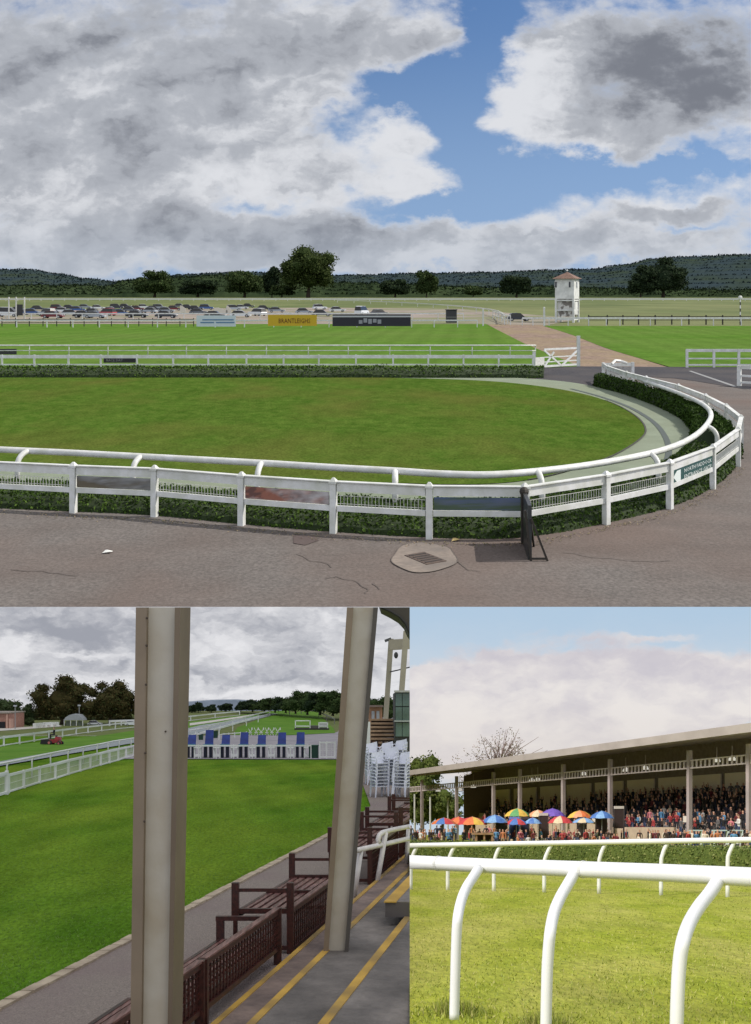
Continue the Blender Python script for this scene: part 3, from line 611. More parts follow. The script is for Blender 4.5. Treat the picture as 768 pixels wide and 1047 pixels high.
cars = [(8,324,0,W_,'van','at the far left edge'),(33,322,.1,BL,'car','behind the black screen'),(39,317.5,.2,DK,'car','in the back row, beside the scaffold frame'),(48,323,2.6,S_,'suv','second from the left in the front row'),
 (59,317,.1,DR,'suv','in the back row above the left hand silver one'),(71,316.5,.1,DK,'car','in the back row, right of the dark red one'),(72,323,.35,S_,'car','in the middle of the left front row'),(86,325,0,BK,'car','parked low in the front row left of the red one'),
 (92,321.5,3.0,GR,'car','behind the black front row one'),(100,316.5,.2,W_,'car','in the back row left of the narrow jump wing'),(109,323,2.8,RD,'suv','in the front row left of centre'),(119,316,.2,DK,'suv','in the back row behind the red one'),
 (128,314.8,.1,BK,'car','farthest back above the grey one'),(133,319,.1,GR,'car','parked right of the red one'),(147,315.5,.2,W_,'car','in the back row with a dark roofline'),(152,320,2.9,S_,'car','in the front row left of the tall narrow jump wing'),
 (140,325,0,BK,'car','close behind the rail, left of the long dark trailers'),(163,316.5,.1,S_,'suv','in the back row left of the dark red hatchback'),(178,317.5,.15,DR,'car','just left of the narrow jump wing'),(170,325.3,0,DK,'car','close behind the rail right of the black one'),
 (192,316,.1,DK,'car','just right of the narrow jump wing'),(200,317.5,.1,BK,'car','between the jump wings'),(211,316.8,.1,BL,'suv','left of the wide cream jump wing'),(239,317.5,.3,S_,'suv','right of the bright narrow jump wing'),
 (246,324.5,.0,W_,'car','at the rail right of the pale banner'),(254,314.5,.1,DK,'car','in the back row near the white ones'),(263,323,2.5,W_,'suv','large one left of the yellow banner'),(327,316.5,.3,W_,'suv','standing alone beyond the yellow banner'),
 (329,323.5,0,GR,'car','behind the gap between the yellow and black banners'),(370,322,1.2,W_,'van','above the left part of the black banner'),(388,323,.7,GR,'car','above the right part of the black banner'),(311,321,.1,S_,'car','half hidden behind the yellow banner'),(220,325.5,0,BK,'car','close behind the white and blue banner'),(530,328.5,.05,DK,'car','beyond the mouth of the sand path')]
for x, y, rot, col, kd, lab in cars+EX:
    X, Y = ground(1,x,y); car(1, X, Y, rot, col, CN[col].replace(' ','_'), '%s %s %s' % (CN[col], {'car':'car','suv':'tall car','van':'van'}[kd], lab), unit=U*1.3, kind=kd, z=.4)
# ---------------------------------------------------------------- trees and hills
bark = mk('bark', rgb(70,58,46), rgb(52,44,36), rough=.95, scale=2, bump=.5)
def leafset(n, cols): return [mk('%s_leaf_%d' % (n, i), c, rough=.9, spec=.05) for i, c in enumerate(cols)]
oakm = leafset('oak', [(.036,.054,.016,1),(.058,.080,.024,1),(.085,.110,.034,1)])
midm = leafset('midgreen', [(.034,.056,.018,1),(.052,.078,.026,1),(.075,.102,.036,1)])
drkm = leafset('dark', [(.020,.034,.017,1),(.032,.050,.023,1),(.042,.064,.028,1)])
tree(1, 315, 303.5, 62, 54, oakm, bark, 'largest tree on the skyline, a broad dark oak left of centre', Y=13000, n=6500, clumps=26, name='oak_tree', leafpx=1.1, trunk=.16)
for x, b, w, h, m, lab in ((158,303.5,46,28.5,midm,'rounded broad tree left of the dense wood on the skyline'),(250,303.5,44,30,midm,'rounded tree just left of the small one by the great oak'),(278,303.5,20,32,drkm,'small dark tree tucked against the left side of the great oak'),
    (202,303.5,44,20,drkm,'low dark tree between the two rounded ones'),(404,303.5,34,20,drkm,'low bushy dark tree right of the great oak'),(436,303.5,24,28,midm,'pointed tree near the centre of the skyline'),(528,303.5,36,25,drkm,'dark round tree left of the white tower'),
    (678,303,56,41,drkm,'big dark tree against the wooded hill right of the tower'),(288,303.5,30,13,midm,'low bush in front of the foot of the great oak'),(655,303,30,24,drkm,'smaller dark tree left of the big one on the wooded hill'),(484,303,20,12,midm,'small bush in the field edge left of the round dark tree')):
    tree(1, x, b, w, h, m, bark, lab, Y=13200+len(bpy.data.objects)%7*90, n=int(900+w*h*1.6), clumps=14, leafpx=1.15, trunk=.12)
def hill(name, prof, Y0, Y1, py0, mats, nleaf, leafpx, label=None, kind='structure', rows=14, rough=1.0):
    xs = [i for i in range(-300, 1100, 5)]; mb = MB()
    def hgt(x):
        for (a, b), (c, d) in zip(prof, prof[1:]):
            if a <= x <= c:
                t = (x-a)/(c-a); t = t*t*(3-2*t); return b+(d-b)*t
        return prof[0][1] if x < prof[0][0] else prof[-1][1]
    nx = len(xs)
    for r in range(rows+1):
        t = r/rows; Y = Y0+(Y1-Y0)*t
        for x in xs:
            py = py0+(hgt(x)-py0)*math.sin(t*math.pi/2)+(R.uniform(-.5,.5)*rough if 0 < r else 0)
            mb.v.append((xat(x, Y), Y, (CY-py)/F*Y))
    for r in range(rows):
        for i in range(nx-1): mb.f.append([r*nx+i, r*nx+i+1, (r+1)*nx+i+1, (r+1)*nx+i]); mb.mi.append(0)
    lm = MB(); pts = []
    for _ in range(nleaf):
        r = R.choice(range(1, rows+1)) if R.random() < .75 else rows; i = R.randrange(nx-1); p = mb.v[r*nx+i]; q = mb.v[r*nx+i+1]; u = R.random()
        pts.append((p[0]+(q[0]-p[0])*u, p[1]-5, p[2]+(q[2]-p[2])*u+R.gauss(.2,.7)*leafpx*Y0/F))
    leaves(lm, pts, leafpx*Y1/F, len(mats)-1)
    o = len(mb.v); mb.v += lm.v; mb.f += [[i+o for i in f] for f in lm.f]; mb.mi += [i+1 for i in lm.mi]
    return emit(mb, name, mats, k=1, flatw=True, kind=kind, label=label)
w1 = [mk('far_wood', (.030,.046,.056,1), (.040,.058,.064,1), rough=1, scale=.006, c3=(.040,.056,.036,1), scale2=.0011, spec=0), mk('far_leaf_a', (.028,.044,.052,1), spec=0), mk('far_leaf_b', (.034,.052,.056,1), spec=0), mk('far_leaf_c', (.046,.065,.058,1), spec=0)]  # distance haze put into the wood colours as a blue tint
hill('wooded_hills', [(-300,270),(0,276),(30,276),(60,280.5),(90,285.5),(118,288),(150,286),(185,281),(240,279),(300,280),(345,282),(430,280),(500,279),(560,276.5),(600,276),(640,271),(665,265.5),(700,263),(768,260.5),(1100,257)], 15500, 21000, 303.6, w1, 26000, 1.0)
w2 = [mk('near_wood', (.020,.032,.017,1), (.032,.048,.022,1), rough=1, scale=.006, spec=0, c3=(.045,.065,.030,1), scale2=.002), drkm[0], drkm[1], midm[1]]
hill('distant_woodland', [(-300,290),(0,293),(60,292),(110,293),(130,288),(180,284),(225,282),(262,284),(285,283),(345,290),(380,290),(460,293),(500,295),(560,293),(640,296),(768,297),(1100,296)], 14200, 15000, 303.6, w2, 20000, 1.15, kind='structure', rows=6, rough=2.4)
# ================================================================ PLACE 2: the terrace and the course beyond
turf2 = mk('lawn_terrace', (.064,.145,.012,1), (.098,.190,.018,1), rough=.98, scale=1.2, bump=.7, bscale=14, c3=(.150,.225,.024,1), scale2=.22, spec=0, stretch=(1,.45,1))
turf2b = mk('track_turf', (.085,.19,.016,1), (.12,.23,.025,1), rough=.95, scale=.3, spec=.1)
olive = mk('rough_grass', (.12,.15,.045,1), (.15,.16,.06,1), rough=.95, scale=.2, spec=.1)
tarm2 = mk('tarmac_grey', rgb(150,144,146), rgb(132,127,130), rough=.95, scale=.6)
path2 = mk('aggregate_path', rgb(146,134,124), rgb(118,107,99), rough=.97, scale=60, bump=.5, bscale=40, c3=rgb(128,113,108), scale2=.8, detail=3)
kerb2 = mk('kerb_stone', rgb(182,166,142), rgb(150,134,114), rough=.9, scale=5, bump=.2)
conc2 = mk('terrace_concrete', rgb(132,124,117), rgb(102,96,91), rough=.9, scale=1.6, bump=.4, bscale=9, c3=rgb(82,77,73), scale2=.9, detail=8)
step2 = mk('brown_step', rgb(132,114,104), rgb(104,90,84), rough=.9, scale=3, bump=.3)
yel = mk('yellow_nosing', rgb(196,156,66), rgb(160,126,56), rough=.8, scale=2.5, c3=rgb(128,108,70), scale2=1.1)
sheet(2, 'lawn', [(-500,752.5),(900,752.5),(2600,1400),(-2600,1400)], 0, turf2)
sheet(2, 'far_ground', [(-500,727),(900,727),(900,752.6),(-500,752.6)], .02, olive)
sheet(2, 'tarmac', [(189,753),(345,749),(352,733),(600,730),(900,753),(900,777),(346,777),(120,776.5),(160,762)], .04, tarm2)
sheet(2, 'track_turf', [(-300,772),(-300,795),(0,784),(138,756),(205,744),(262,733.5),(300,727.5),(330,725.8),(310,725.5),(270,728),(195,738),(138,747),(0,764)], .05, turf2b)
sheet(2, 'grass_strip', [(243,744),(262,737),(285,730),(306,728),(326,728),(341,745),(343,750),(290,752.5),(238,752)], .07, turf2b)
sheet(2, 'hard_strip', [(-20,783.5),(70,767),(140,754),(205,742),(275,730),(284,730),(240,741),(196,752),(140,760),(70,772),(-20,788)], .07, mk('pale_hard_strip', rgb(140,146,146)))
sheet(2, 'service_road', [(-50,748),(60,741.5),(64,743),(-50,751)], .06, mk('pale_road', rgb(196,190,178)))
sheet(2, 'service_road', [(194,740),(262,730.2),(262,731.2),(194,742.5)], .08, bpy.data.materials['pale_road'])
stripes(turf2, 1, -.22, .16, .06); grain(turf2, 16, .32, (1,.5,1)); grain(turf2, 1.1, .14, (1,.3,1)); grain(turf2b, 1, .12); grain(path2, 22, .10); grain(conc2, 9, .14); grain(step2, 9, .12); grain(tarm2, 2, .08)
def aline(a, Y): return a+.204*Y
def lane(name, a0, a1, Y0, Y1, h, th, mat):
    mb = MB(); mb.prism([(aline(a0,Y0),Y0),(aline(a1,Y0),Y0),(aline(a1,Y1),Y1),(aline(a0,Y1),Y1)], h-th, h); return emit(mb, name, mat, k=2, kind='structure')
# lawn corner and path
sheet(2, 'path', [(-300,1200),(0,1035.5),(345,851),(379,825),(371,803),(345,777),(1500,777),(1500,1500),(-900,1500)], .03, path2)
kst = mk('kerb_joint', rgb(70,62,54))
ks = []
for i in range(62):
    Y = 6.2+i*.28; a = -5.63; jx = R.uniform(-.01,.01); mb = MB()
    x0, x1 = aline(a-.11, Y)+jx, aline(a+.03, Y)+jx
    mb.prism([(x0,Y),(x1,Y),(x1+.204*.26,Y+.262),(x0+.204*.26,Y+.262)], 0, .055+R.uniform(0,.008)); ks.append(mb)
mb = MB()
for b in ks: mb.add(b.v, b.f)
emit(mb, 'kerb', kerb2, k=2, kind='structure')
lane('terrace_step', -3.29, -2.87, 2, 60, .09, .09, step2)
lane('terrace_step', -2.87, -2.14, 2, 60, .18, .18, conc2)
lane('terrace_step', -2.14, 8, 2, 60, .30, .30, conc2)
lane('yellow_line', -3.33, -3.265, 2, 60, .10, .05, yel)
lane('yellow_line', -2.91, -2.83, 2, 60, .19, .05, yel)
lane('yellow_line', -2.18, -2.09, 2, 60, .31, .05, yel)
# raised block with a yellow front edge
X, Y = ground(2,394,938,.3); mb = MB(); X2 = xat(440, Y)
dY = 2.4; mb.prism([(X,Y),(X2+1,Y),(X2+1+.5,Y+dY*2),(X+.204*dY*2,Y+dY*2)], .3, .49); emit(mb, 'terrace_block', mk('dark_riser', rgb(92,86,84), rgb(70,66,64), scale=2), k=2, kind='structure')
mb = MB(); mb.prism([(X-.02,Y-.02),(X+.14,Y-.02),(X+.14+.204*4.8,Y+4.8),(X-.02+.204*4.8,Y+4.8)], .49, .505); emit(mb, 'yellow_line', yel, k=2, kind='structure')
mb = MB(); mb.prism([(X+.14,Y),(X2+1,Y),(X2+1.5,Y+4.8),(X+.14+.98,Y+4.8)], .49, .50); emit(mb, 'terrace_block_top', conc2, k=2, kind='structure')
# ---------------------------------------------------------------- steel pillars
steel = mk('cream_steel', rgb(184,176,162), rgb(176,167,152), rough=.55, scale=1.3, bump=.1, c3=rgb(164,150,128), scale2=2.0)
steel_d = mk('edge_shade_steel', rgb(134,117,97), rgb(118,102,84), rough=.6, scale=2.0)  # flanges: same paint as the web, with their shade put into the colour
def pillar(label, top, bot, Yb, ybase, faces):
    """an H section pillar leaning a little; faces are px offsets of flange / web / flange"""
    X, Y = xat(bot[0], Yb), Yb
    t = thing('steel_pillar', label, 'pillar', 2, X, Y, high(2, Yb, ybase))
    zb, zt = high(2, Yb, ybase), high(2, Yb, 600)
    def xx(px0, px1, z): # px at y=621 .. px at y=1000
        py = CY-(z+gz2(Yb))/Yb*1000; f = (py-621)/(1000-621); return xat(px0+(px1-px0)*f, Yb)
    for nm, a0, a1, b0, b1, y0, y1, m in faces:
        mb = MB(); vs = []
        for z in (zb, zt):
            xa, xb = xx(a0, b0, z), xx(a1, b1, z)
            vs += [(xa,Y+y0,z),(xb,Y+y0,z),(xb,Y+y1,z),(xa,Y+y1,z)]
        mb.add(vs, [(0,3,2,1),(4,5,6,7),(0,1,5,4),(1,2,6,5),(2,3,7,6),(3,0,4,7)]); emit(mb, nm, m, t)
    return t
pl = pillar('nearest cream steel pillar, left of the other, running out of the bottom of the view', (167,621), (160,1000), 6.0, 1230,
   [('flange',141,152,136,147,-.05,.28,steel_d),('web',152,180.5,147,174,.0,.05,steel),('flange',180.5,186,174,178.5,-.05,.28,mk('shaded_flange_steel', rgb(112,96,78), rgb(98,82,66), rough=.6, scale=2))])  # right flange gets a deeper painted shade than the left
X, Y = xat(150, 5.99), 5.99
for y in (632, 660, 700, 770, 840):
    mb = MB(); mb.ball(xat(150-(y-621)*.012, 5.93), 5.94, high(2,5.94,y), .008); emit(mb, 'bolt', flat(rgb(70,58,48)), pl)
mb = MB(); mb.ball(xat(169,5.99),5.995,high(2,5.99,748),.006); emit(mb, 'rust_spot', flat(rgb(60,44,34)), pl)
X, Y = ground(2,343,972,.18)
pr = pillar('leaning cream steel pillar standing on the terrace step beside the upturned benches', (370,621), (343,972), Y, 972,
   [('flange',355,361.5,329,334,-.06,.25,steel_d),('web',361.5,382,334,350,.0,.06,steel),('flange',382,386.5,350,354,-.06,.25,mk('shaded_steel_edge', rgb(84,78,72)))])  # shade on the right flange painted in as a dark tone
# roof edge, top right corner
re_ = thing('roof_edge', 'dark curved underside of a stand roof in the top right corner of the terrace view', 'roof', 2, xat(405,22), 22, high(2,22,640))
def P2(px, py, Y): return (xat(px,Y), Y, high(2,Y,py))
mb = MB(); mb.poly3([P2(390,621,22),P2(400,626,22),P2(409,631.5,22),P2(415,638,22),P2(418.5,646,22),P2(430,662,22),P2(430,590,22),P2(380,590,22)], 1.5); emit(mb, 'soffit', mk('soffit_brown', rgb(72,66,58)), re_)
mb = MB(); mb.tube([P2(388,620,21.9),P2(400,625.5,21.9),P2(409,631,21.9),P2(415,638,21.9),P2(418.5,646,21.9),P2(424,655,21.9)], .035, 6); emit(mb, 'gutter', flat(rgb(46,44,42)), re_)
# ---------------------------------------------------------------- dark red benches
wood = mk('dark_red_wood', rgb(72,34,28), rgb(42,20,17), rough=.35, scale=5, stretch=(6,.8,6), spec=.6)
slat_m = mk('pale_red_wood', rgb(132,94,88), rgb(82,48,44), rough=.35, scale=5, stretch=(6,.8,6), spec=.7)  # paler red for the seat slats and backrest top rail
def bench(label, Y0, Y1, up, arms=(1,1), a0=-3.42, a1=-4.08, hs=.32, hb=.64, hl=.3, dz=0.0, group='dark red benches along the path'):
    xc = aline((a0+a1)/2, (Y0+Y1)/2); t = thing('upturned_bench' if not up else 'park_bench', label, 'bench', 2, xc, (Y0+Y1)/2, dz, group)
    def Q(a, Y, h): return (aline(a, Y), Y, h+dz)
    seat = thing.__globals__['MB']()
    n = 6
    for i in range(n):
        a = a0+(a1-a0)*(i+.5)/n*1.0; w = abs(a1-a0)/n*.62
        m_ = MB(); m_.beam(Q(a,Y0+.05,hs), Q(a,Y1-.05,hs), w, .03); seat.add(m_.v, m_.f)
    emit(seat, 'seat', slat_m, t)
    for a in (a0+.02*(-1), a1+.02):
        mb = MB(); mb.beam(Q(a,Y0,hs-.02), Q(a,Y1,hs-.02), .045, .08); emit(mb, 'seat_rail', wood, t)
    for Yc in (Y0, (Y0+Y1)/2, Y1):
        mb = MB(); mb.beam(Q(a0,Yc,hs+(0.02 if not up else -.03)), Q(a1,Yc,hs+(0.02 if not up else -.03)), .05, .06); emit(mb, 'cross_rail', wood, t)
    back = MB()
    lo, top = (.10, hs-.02) if not up else (.22, hb)
    if not up: lo, top = .06, hs+.02
    for h, w in ((lo, .05), (top, .06)):
        m_ = MB(); m_.beam(Q(a0,Y0,h), Q(a0,Y1,h), .05, w); back.add(m_.v, m_.f)
    k = int((Y1-Y0)/.085)
    for j in range(1, k):
        Yj = Y0+(Y1-Y0)*j/k
        m_ = MB(); m_.beam(Q(a0,Yj,lo), Q(a0,Yj,top), .018, .042); back.add(m_.v, m_.f)
    for j in range(1, 5):
        h = lo+(top-lo)*j/5; m_ = MB(); m_.beam(Q(a0,Y0,h), Q(a0,Y1,h), .014, .022); back.add(m_.v, m_.f)
    emit(back, 'backrest', wood, t)
    mb = MB(); mb.beam(Q(a0,Y0,top+.035), Q(a0,Y1,top+.035), .07, .018); emit(mb, 'top_rail', slat_m, t)
    for Yc, on in ((Y0, arms[0]), (Y1, arms[1])):
        for a in ((a0, a1) if on else (a0,)):
            z1 = (hb+.04 if a == a0 else hs+.22) if up else hs+.36
            z0 = 0 if up else hs-.05
            mb = MB(); mb.beam(Q(a,Yc,z0), Q(a,Yc,z1), .085, .085); emit(mb, 'leg', wood, t)
            if not up and a == a0: mb = MB(); mb.beam(Q(a,Yc,.02), Q(a,Yc,hs-.05), .08, .08); emit(mb, 'back_post', wood, t)
        if not on: continue
        h = hs+.24 if up else hs+.27
        mb = MB(); mb.beam(Q(a0,Yc,h), Q(a1-(.05 if up else 0),Yc,h), .06 if up else .03, .05 if up else .04); emit(mb, 'armrest' if up else 'stretcher', wood, t)
        if not up:
            mb = MB(); mb.beam(Q(a1,Yc,hs-.03), Q(a1,Yc,.1), .05, .05); emit(mb, 'arm_post', wood, t)
            mb = MB(); mb.beam(Q(a0,Yc,.1), Q(a1,Yc,.1), .06, .05); emit(mb, 'armrest', wood, t)
    return t
bench('dark red bench nearest the camera, half hidden by the left pillar', 6.2, 8.92, True, (1,0))
bench('dark red bench with a lattice back, second from the bottom edge, below the upturned one', 9.0, 11.25, True, (0,1))
bench('dark red bench standing upside down, legs in the air, left of the leaning pillar', 11.75, 14.1, False, hs=.52)
bench('upturned dark red bench just right of the leaning pillar, nearest of those', 16.3, 18.7, False, hs=.62)
bench('upturned dark red bench behind the white handrail, middle of three beyond the pillar', 19.2, 21.5, False, hs=.66)
bench('upturned dark red bench below the stacked white chairs, farthest of the three', 22.0, 24.6, False, hs=.66)
# ---------------------------------------------------------------- white handrail
hr = thing('handrail', 'white tubular handrail with two bars on the terrace steps at the right', 'handrail', 2, *ground(2,383,911,.1), .1)
wt = mk('white_tube_paint', rgb(214,208,204), rgb(192,186,182), rough=.4, scale=4)
Yh = 15.2
def H2(px, py, Y): return (xat(px, Y), Y, high(2, Y, py))
mb = MB(); mb.tube([H2(365,869.5,15.0), H2(392,863.5,16.4), H2(426,855.5,18.4)], .042, 10); emit(mb, 'lower_bar', wt, hr, smooth=True)
mb = MB(); mb.tube([H2(387.5,862.5,16.1),H2(386.5,858.5,16.1),H2(388,854,16.1),H2(391,851.3,16.2),H2(400,848.8,16.8),H2(426,843.5,18.4)], .042, 10); emit(mb, 'upper_bar', wt, hr, smooth=True)
for a, b in (((368.8,870,15.2),(361.5,914,15.2)),((394.5,851,16.3),(383,912,16.3)),((418,846,18.1),(415.3,884,18.1))):
    mb = MB(); mb.tube([H2(*a), H2(b[0],b[1]+6,b[2])], .042, 10); emit(mb, 'post', wt, hr, smooth=True)
# ---------------------------------------------------------------- stacks of white plastic chairs
plas = mk('white_plastic', rgb(214,216,226), rgb(196,198,210), rough=.35, scale=2)
def chair_parts(x, y, z, rot, lean, s=1.0):
    c, n = math.cos(rot), math.sin(rot)
    def T(a, b, h):
        b2 = b+lean*h; return (x+(a*c-b2*n)*s, y+(a*n+b2*c)*s, z+h*s)
    seat = MB(); o = [(-.24,-.24,.42),(.24,-.24,.42),(.22,.22,.40),(-.22,.22,.40),(-.24,-.24,.45),(.24,-.24,.45),(.22,.22,.43),(-.22,.22,.43)]
    seat.add([T(*p) for p in o], [(0,3,2,1),(4,5,6,7),(0,1,5,4),(1,2,6,5),(2,3,7,6),(3,0,4,7)])
    back = MB(); pr = [(-.23,.2,.43),(.23,.2,.43),(.27,.26,.66),(.25,.30,.90),(.02,.32,.84),(-.22,.30,.80),(-.26,.27,.66)]
    back.add([T(*p) for p in pr]+[T(a,b+.03,h) for a, b, h in pr], [list(range(7))[::-1], list(range(7,14))]+[(i,(i+1)%7,7+(i+1)%7,7+i) for i in range(7)])
    legs = []
    for a, b in ((-.24,-.22),(.24,-.22),(-.22,.22),(.22,.22)):
        m_ = MB(); m_.beam(T(a*1.12,b*1.12,0), T(a,b,.43), .05*s, .05*s); legs.append(m_)
    arms = []
    for a in (-.26, .26):
        m_ = MB(); m_.tube([T(a,-.2,.44),T(a,-.2,.62),T(a,-.1,.66),T(a,.24,.66)], .02*s, 5); arms.append(m_)
    return seat, back, legs, arms
def stack(px, py, Y, n, lab, rot, lean, step=.12, s=.80):
    X = xat(px, Y); z0 = 0
    for i in range(n):
        z = i*step*s; seat, back, legs, arms = chair_parts(X+R.uniform(-.02,.02)+i*lean*.0, Y+i*.03, z, rot+R.uniform(-.05,.05), lean, s)
        t = thing('plastic_chair', lab, 'chair', 2, X, Y, z, 'white plastic chairs in stacks')
        emit(seat, 'seat', plas, t); emit(back, 'backrest', plas, t)
        for l in legs: emit(l, 'leg', plas, t)
        for l in arms: emit(l, 'armrest', plas, t)
for px, Y, n, lab, rot, lean in ((388,32.0,8,'white plastic chair in the front left stack on the path',.5,-.1),(399,32.6,9,'white plastic chair in the front middle stack on the path',-.2,.0),(411,31.8,8,'white plastic chair in the front right stack beside the benches',-.5,.1),
    (381,37,9,'white plastic chair in the back left stack on the path',.3,0),(395,37.5,9,'white plastic chair in the back middle stack on the path',-.1,.05),(408,37.2,10,'white plastic chair in the tallest stack at the back right',-.4,0)):
    stack(px, 0, Y, n, lab, rot, lean, s=.88)
# ---------------------------------------------------------------- fences left of the pillar
def rail2(label, pts, H, r, boards, postw, name, cat='fence', verticals=0, mat=white, tube=False, reach=None, side=1, k=2, hs=None):
    P = [ground(k, x, y) for x, y in pts]; t = thing(name, label, cat, k, P[len(P)//2][0], P[len(P)//2][1])
    for i, (x, y) in enumerate(P):
        a = P[max(i-1,0)]; b = P[min(i+1,len(P)-1)]; d = Vector((b[0]-a[0], b[1]-a[1])).normalized(); mb = MB()
        if reach: mb.tube(leg_curve((x,y), H, Vector((-d.y,d.x))*side, reach, r), r*.85, 6); emit(mb, 'leg', mat, t, smooth=True)
        else: mb.obox(x, y, 0, postw, postw, H*1.02, math.atan2(d.y,d.x)); emit(mb, 'post', mat, t)
    if tube: mb = MB(); mb.tube([(x,y,H) for x,y in P], r, 8); emit(mb, 'top_rail', mat, t, smooth=True)
    for h0, h1 in boards:
        mb = MB()
        for i in range(len(P)-1): mb.beam((P[i][0],P[i][1],(h0+h1)/2),(P[i+1][0],P[i+1][1],(h0+h1)/2), r, h1-h0)
        emit(mb, 'rail', mat, t)
    if verticals:
        mb = MB()
        for i in range(len(P)-1):
            for j in range(1, verticals):
                f = j/verticals; mb.obox(P[i][0]+(P[i+1][0]-P[i][0])*f, P[i][1]+(P[i+1][1]-P[i][1])*f, boards[-1][0], .012, .012, H-boards[-1][0])
            mb.beam((P[i][0],P[i][1],H*.5),(P[i+1][0],P[i+1][1],H*.5),.012,.012)
        emit(mb, 'wire_mesh', white_dirty, t)
    return t
bp = [(8.5,811),(24.5,806),(40.6,801),(56.6,797),(70,792.5),(82,789),(92.5,786),(103,783),(112,780.5),(121,778),(129,775.5),(137,773.5),(150,771),(170,768)]
rail2('white rail fence with square panels along the lawn edge, left of the near pillar', bp, .66, .05, [(.57,.66),(.02,.08)], .09, 'panel_fence', verticals=14)
rail2('solid looking white gate at the left end of the lawn fence', [(-14,819),(-4,816),(7,812.5)], .80, .05, [(.68,.78),(.04,.12)], .10, 'picket_gate', cat='gate', verticals=9)
rail2('white tubular running rail on the near side of the green course', [(-22,813),(14,803),(39,795.5),(57.5,790),(75,785),(90,781),(104,777.5),(115,774),(126,771.5),(138,769),(160,764),(190,758.5),(215,753.6)], .92, .042, [(.42,.47)], .06, 'running_rail', cat='rail', tube=True, reach=.25, side=1)
rail2('white rail on the far side of the green course, behind the mower', [(-25,769),(-10,766.5),(4,763.6),(20,761),(35,758.5),(50,756),(64,753.8),(78,751.5),(90,749.8),(104,748),(118,746.3),(138,744.3),(170,741),(195,737.5),(220,734.5),(245,732)], .78, .05, [(.62,.78),(.08,.16)], .11, 'course_rail')
tube_rail(2, 'white rail running away beside the pale strip, between the pillars', [(190,757),(200,754.2),(212,750.5),(225,746.5),(238,742.6),(251,739),(264,735.2),(276,732)], 0, .85, .06, name='receding_rail', postw=.09, flatboard=[(.7,.85),(.3,.38)])
tube_rail(2, 'second white rail along the pale strip, nearer than the other', [(190,765),(200,761.5),(212,757),(224,752.6),(238,747.8),(252,743),(264,739)], 0, .85, .06, name='receding_rail', postw=.09, flatboard=[(.7,.85)])
tube_rail(2, 'short grey rail at the far right of the distant course', [(296,731.5),(302,730.8),(308,730.4),(326,733),(334,737),(342,741)], 0, .9, .08, name='distant_rail', mat=flat(rgb(120,118,112)), postw=.1, flatboard=[(.7,.85)])
# row of blue seats behind the white barrier
bl = mk('royal_blue_fabric', rgb(24,50,132), rgb(18,38,104), rough=.6, scale=4); teal = mk('teal_seat', rgb(64,124,142), rough=.6); nav = mk('dark_navy_cloth', rgb(18,24,44), rough=.8)
xs = [(194.6,751.6),(212.6,746.6),(229.6,751.6),(248.7,749),(266.7,751.8),(287.5,749.2),(306.7,749)]
lb = ['cut off by the left pillar','tallest of the row, second from the left pillar','third in the row from the left pillar','in the middle of the row','fifth in the row, before the white folded chairs','second from the right end of the row','at the right end of the row next to the green bin']
for (x, yt), l in zip(xs, lb):
    X, Y = ground(2, x, 775.5); s = Y/F; ht = high(2, Y, yt); w = 8.6*s
    t = thing('blue_seat', 'tall blue seat '+l, 'seat', 2, X, Y, 0, 'blue seats behind the white barrier')
    mb = MB(); mb.add([(X-w/2+.0,Y+.35,.75),(X+w/2,Y+.35,.75),(X+w/2*.92,Y+.62,ht),(X-w/2*.92,Y+.62,ht),(X-w/2,Y+.43,.75),(X+w/2,Y+.43,.75),(X+w/2*.92,Y+.70,ht),(X-w/2*.92,Y+.70,ht)], [(0,1,2,3),(7,6,5,4),(0,4,5,1),(1,5,6,2),(2,6,7,3),(3,7,4,0)]); emit(mb, 'backrest', bl, t)
    mb = MB(); mb.obox(X, Y+.12, .68, w*1.08, .5, .13); emit(mb, 'seat', teal, t)
    for sx in (-1, 1):
        mb = MB(); mb.obox(X+sx*w*.32, Y+.1, 0, w*.3, .4, .66); emit(mb, 'side_panel', nav, t)
bt = rail2('long white barrier rail in front of the blue seats at the edge of the lawn', [(190,776.2),(203,776.2),(221,776.2),(239,776.2),(258,776.2),(277,776.2),(297,776.2),(318,776.2)], .80, .07, [(.72,.80)], .05, 'barrier_rail')
for i, x in enumerate((201,221,239,257.5,277,297,314)):
    X, Y = ground(2, x, 776); t = thing('white_stool', 'white slatted stool between two blue seats behind the barrier', 'stool', 2, X, Y, 0, 'white stools between the blue seats')
    mb = MB(); mb.obox(X, Y+.4, .60, .42, .4, .05); emit(mb, 'seat', white, t)
    for a in (-.17, .17):
        mb = MB(); mb.obox(X+a, Y+.3, 0, .07, .06, .6); emit(mb, 'leg', white, t); mb = MB(); mb.obox(X+a, Y+.5, 0, .07, .06, .6); emit(mb, 'leg', white, t)
    mb = MB(); mb.obox(X, Y+.28, .12, .4, .03, .14); emit(mb, 'stretcher', white, t)
X, Y = ground(2,320.5,776); t = thing('green_bin', 'dark green box between the last blue seat and the white gate panel', 'bin', 2, X, Y)
mb = MB(); mb.obox(X, Y+.3, 0, .52, .5, .72, 0); emit(mb, 'body', mk('dark_green', rgb(18,58,44)), t); mb = MB(); mb.obox(X, Y+.3, .72, .56, .54, .06); emit(mb, 'lid', flat(rgb(26,70,52)), t)
rail2('square white gate panel beside the leaning pillar at the end of the barrier', [(327,776.2),(334,776.2),(342.5,776.2)], .98, .05, [(.90,.98),(.08,.16)], .07, 'gate_panel', cat='gate', verticals=5)
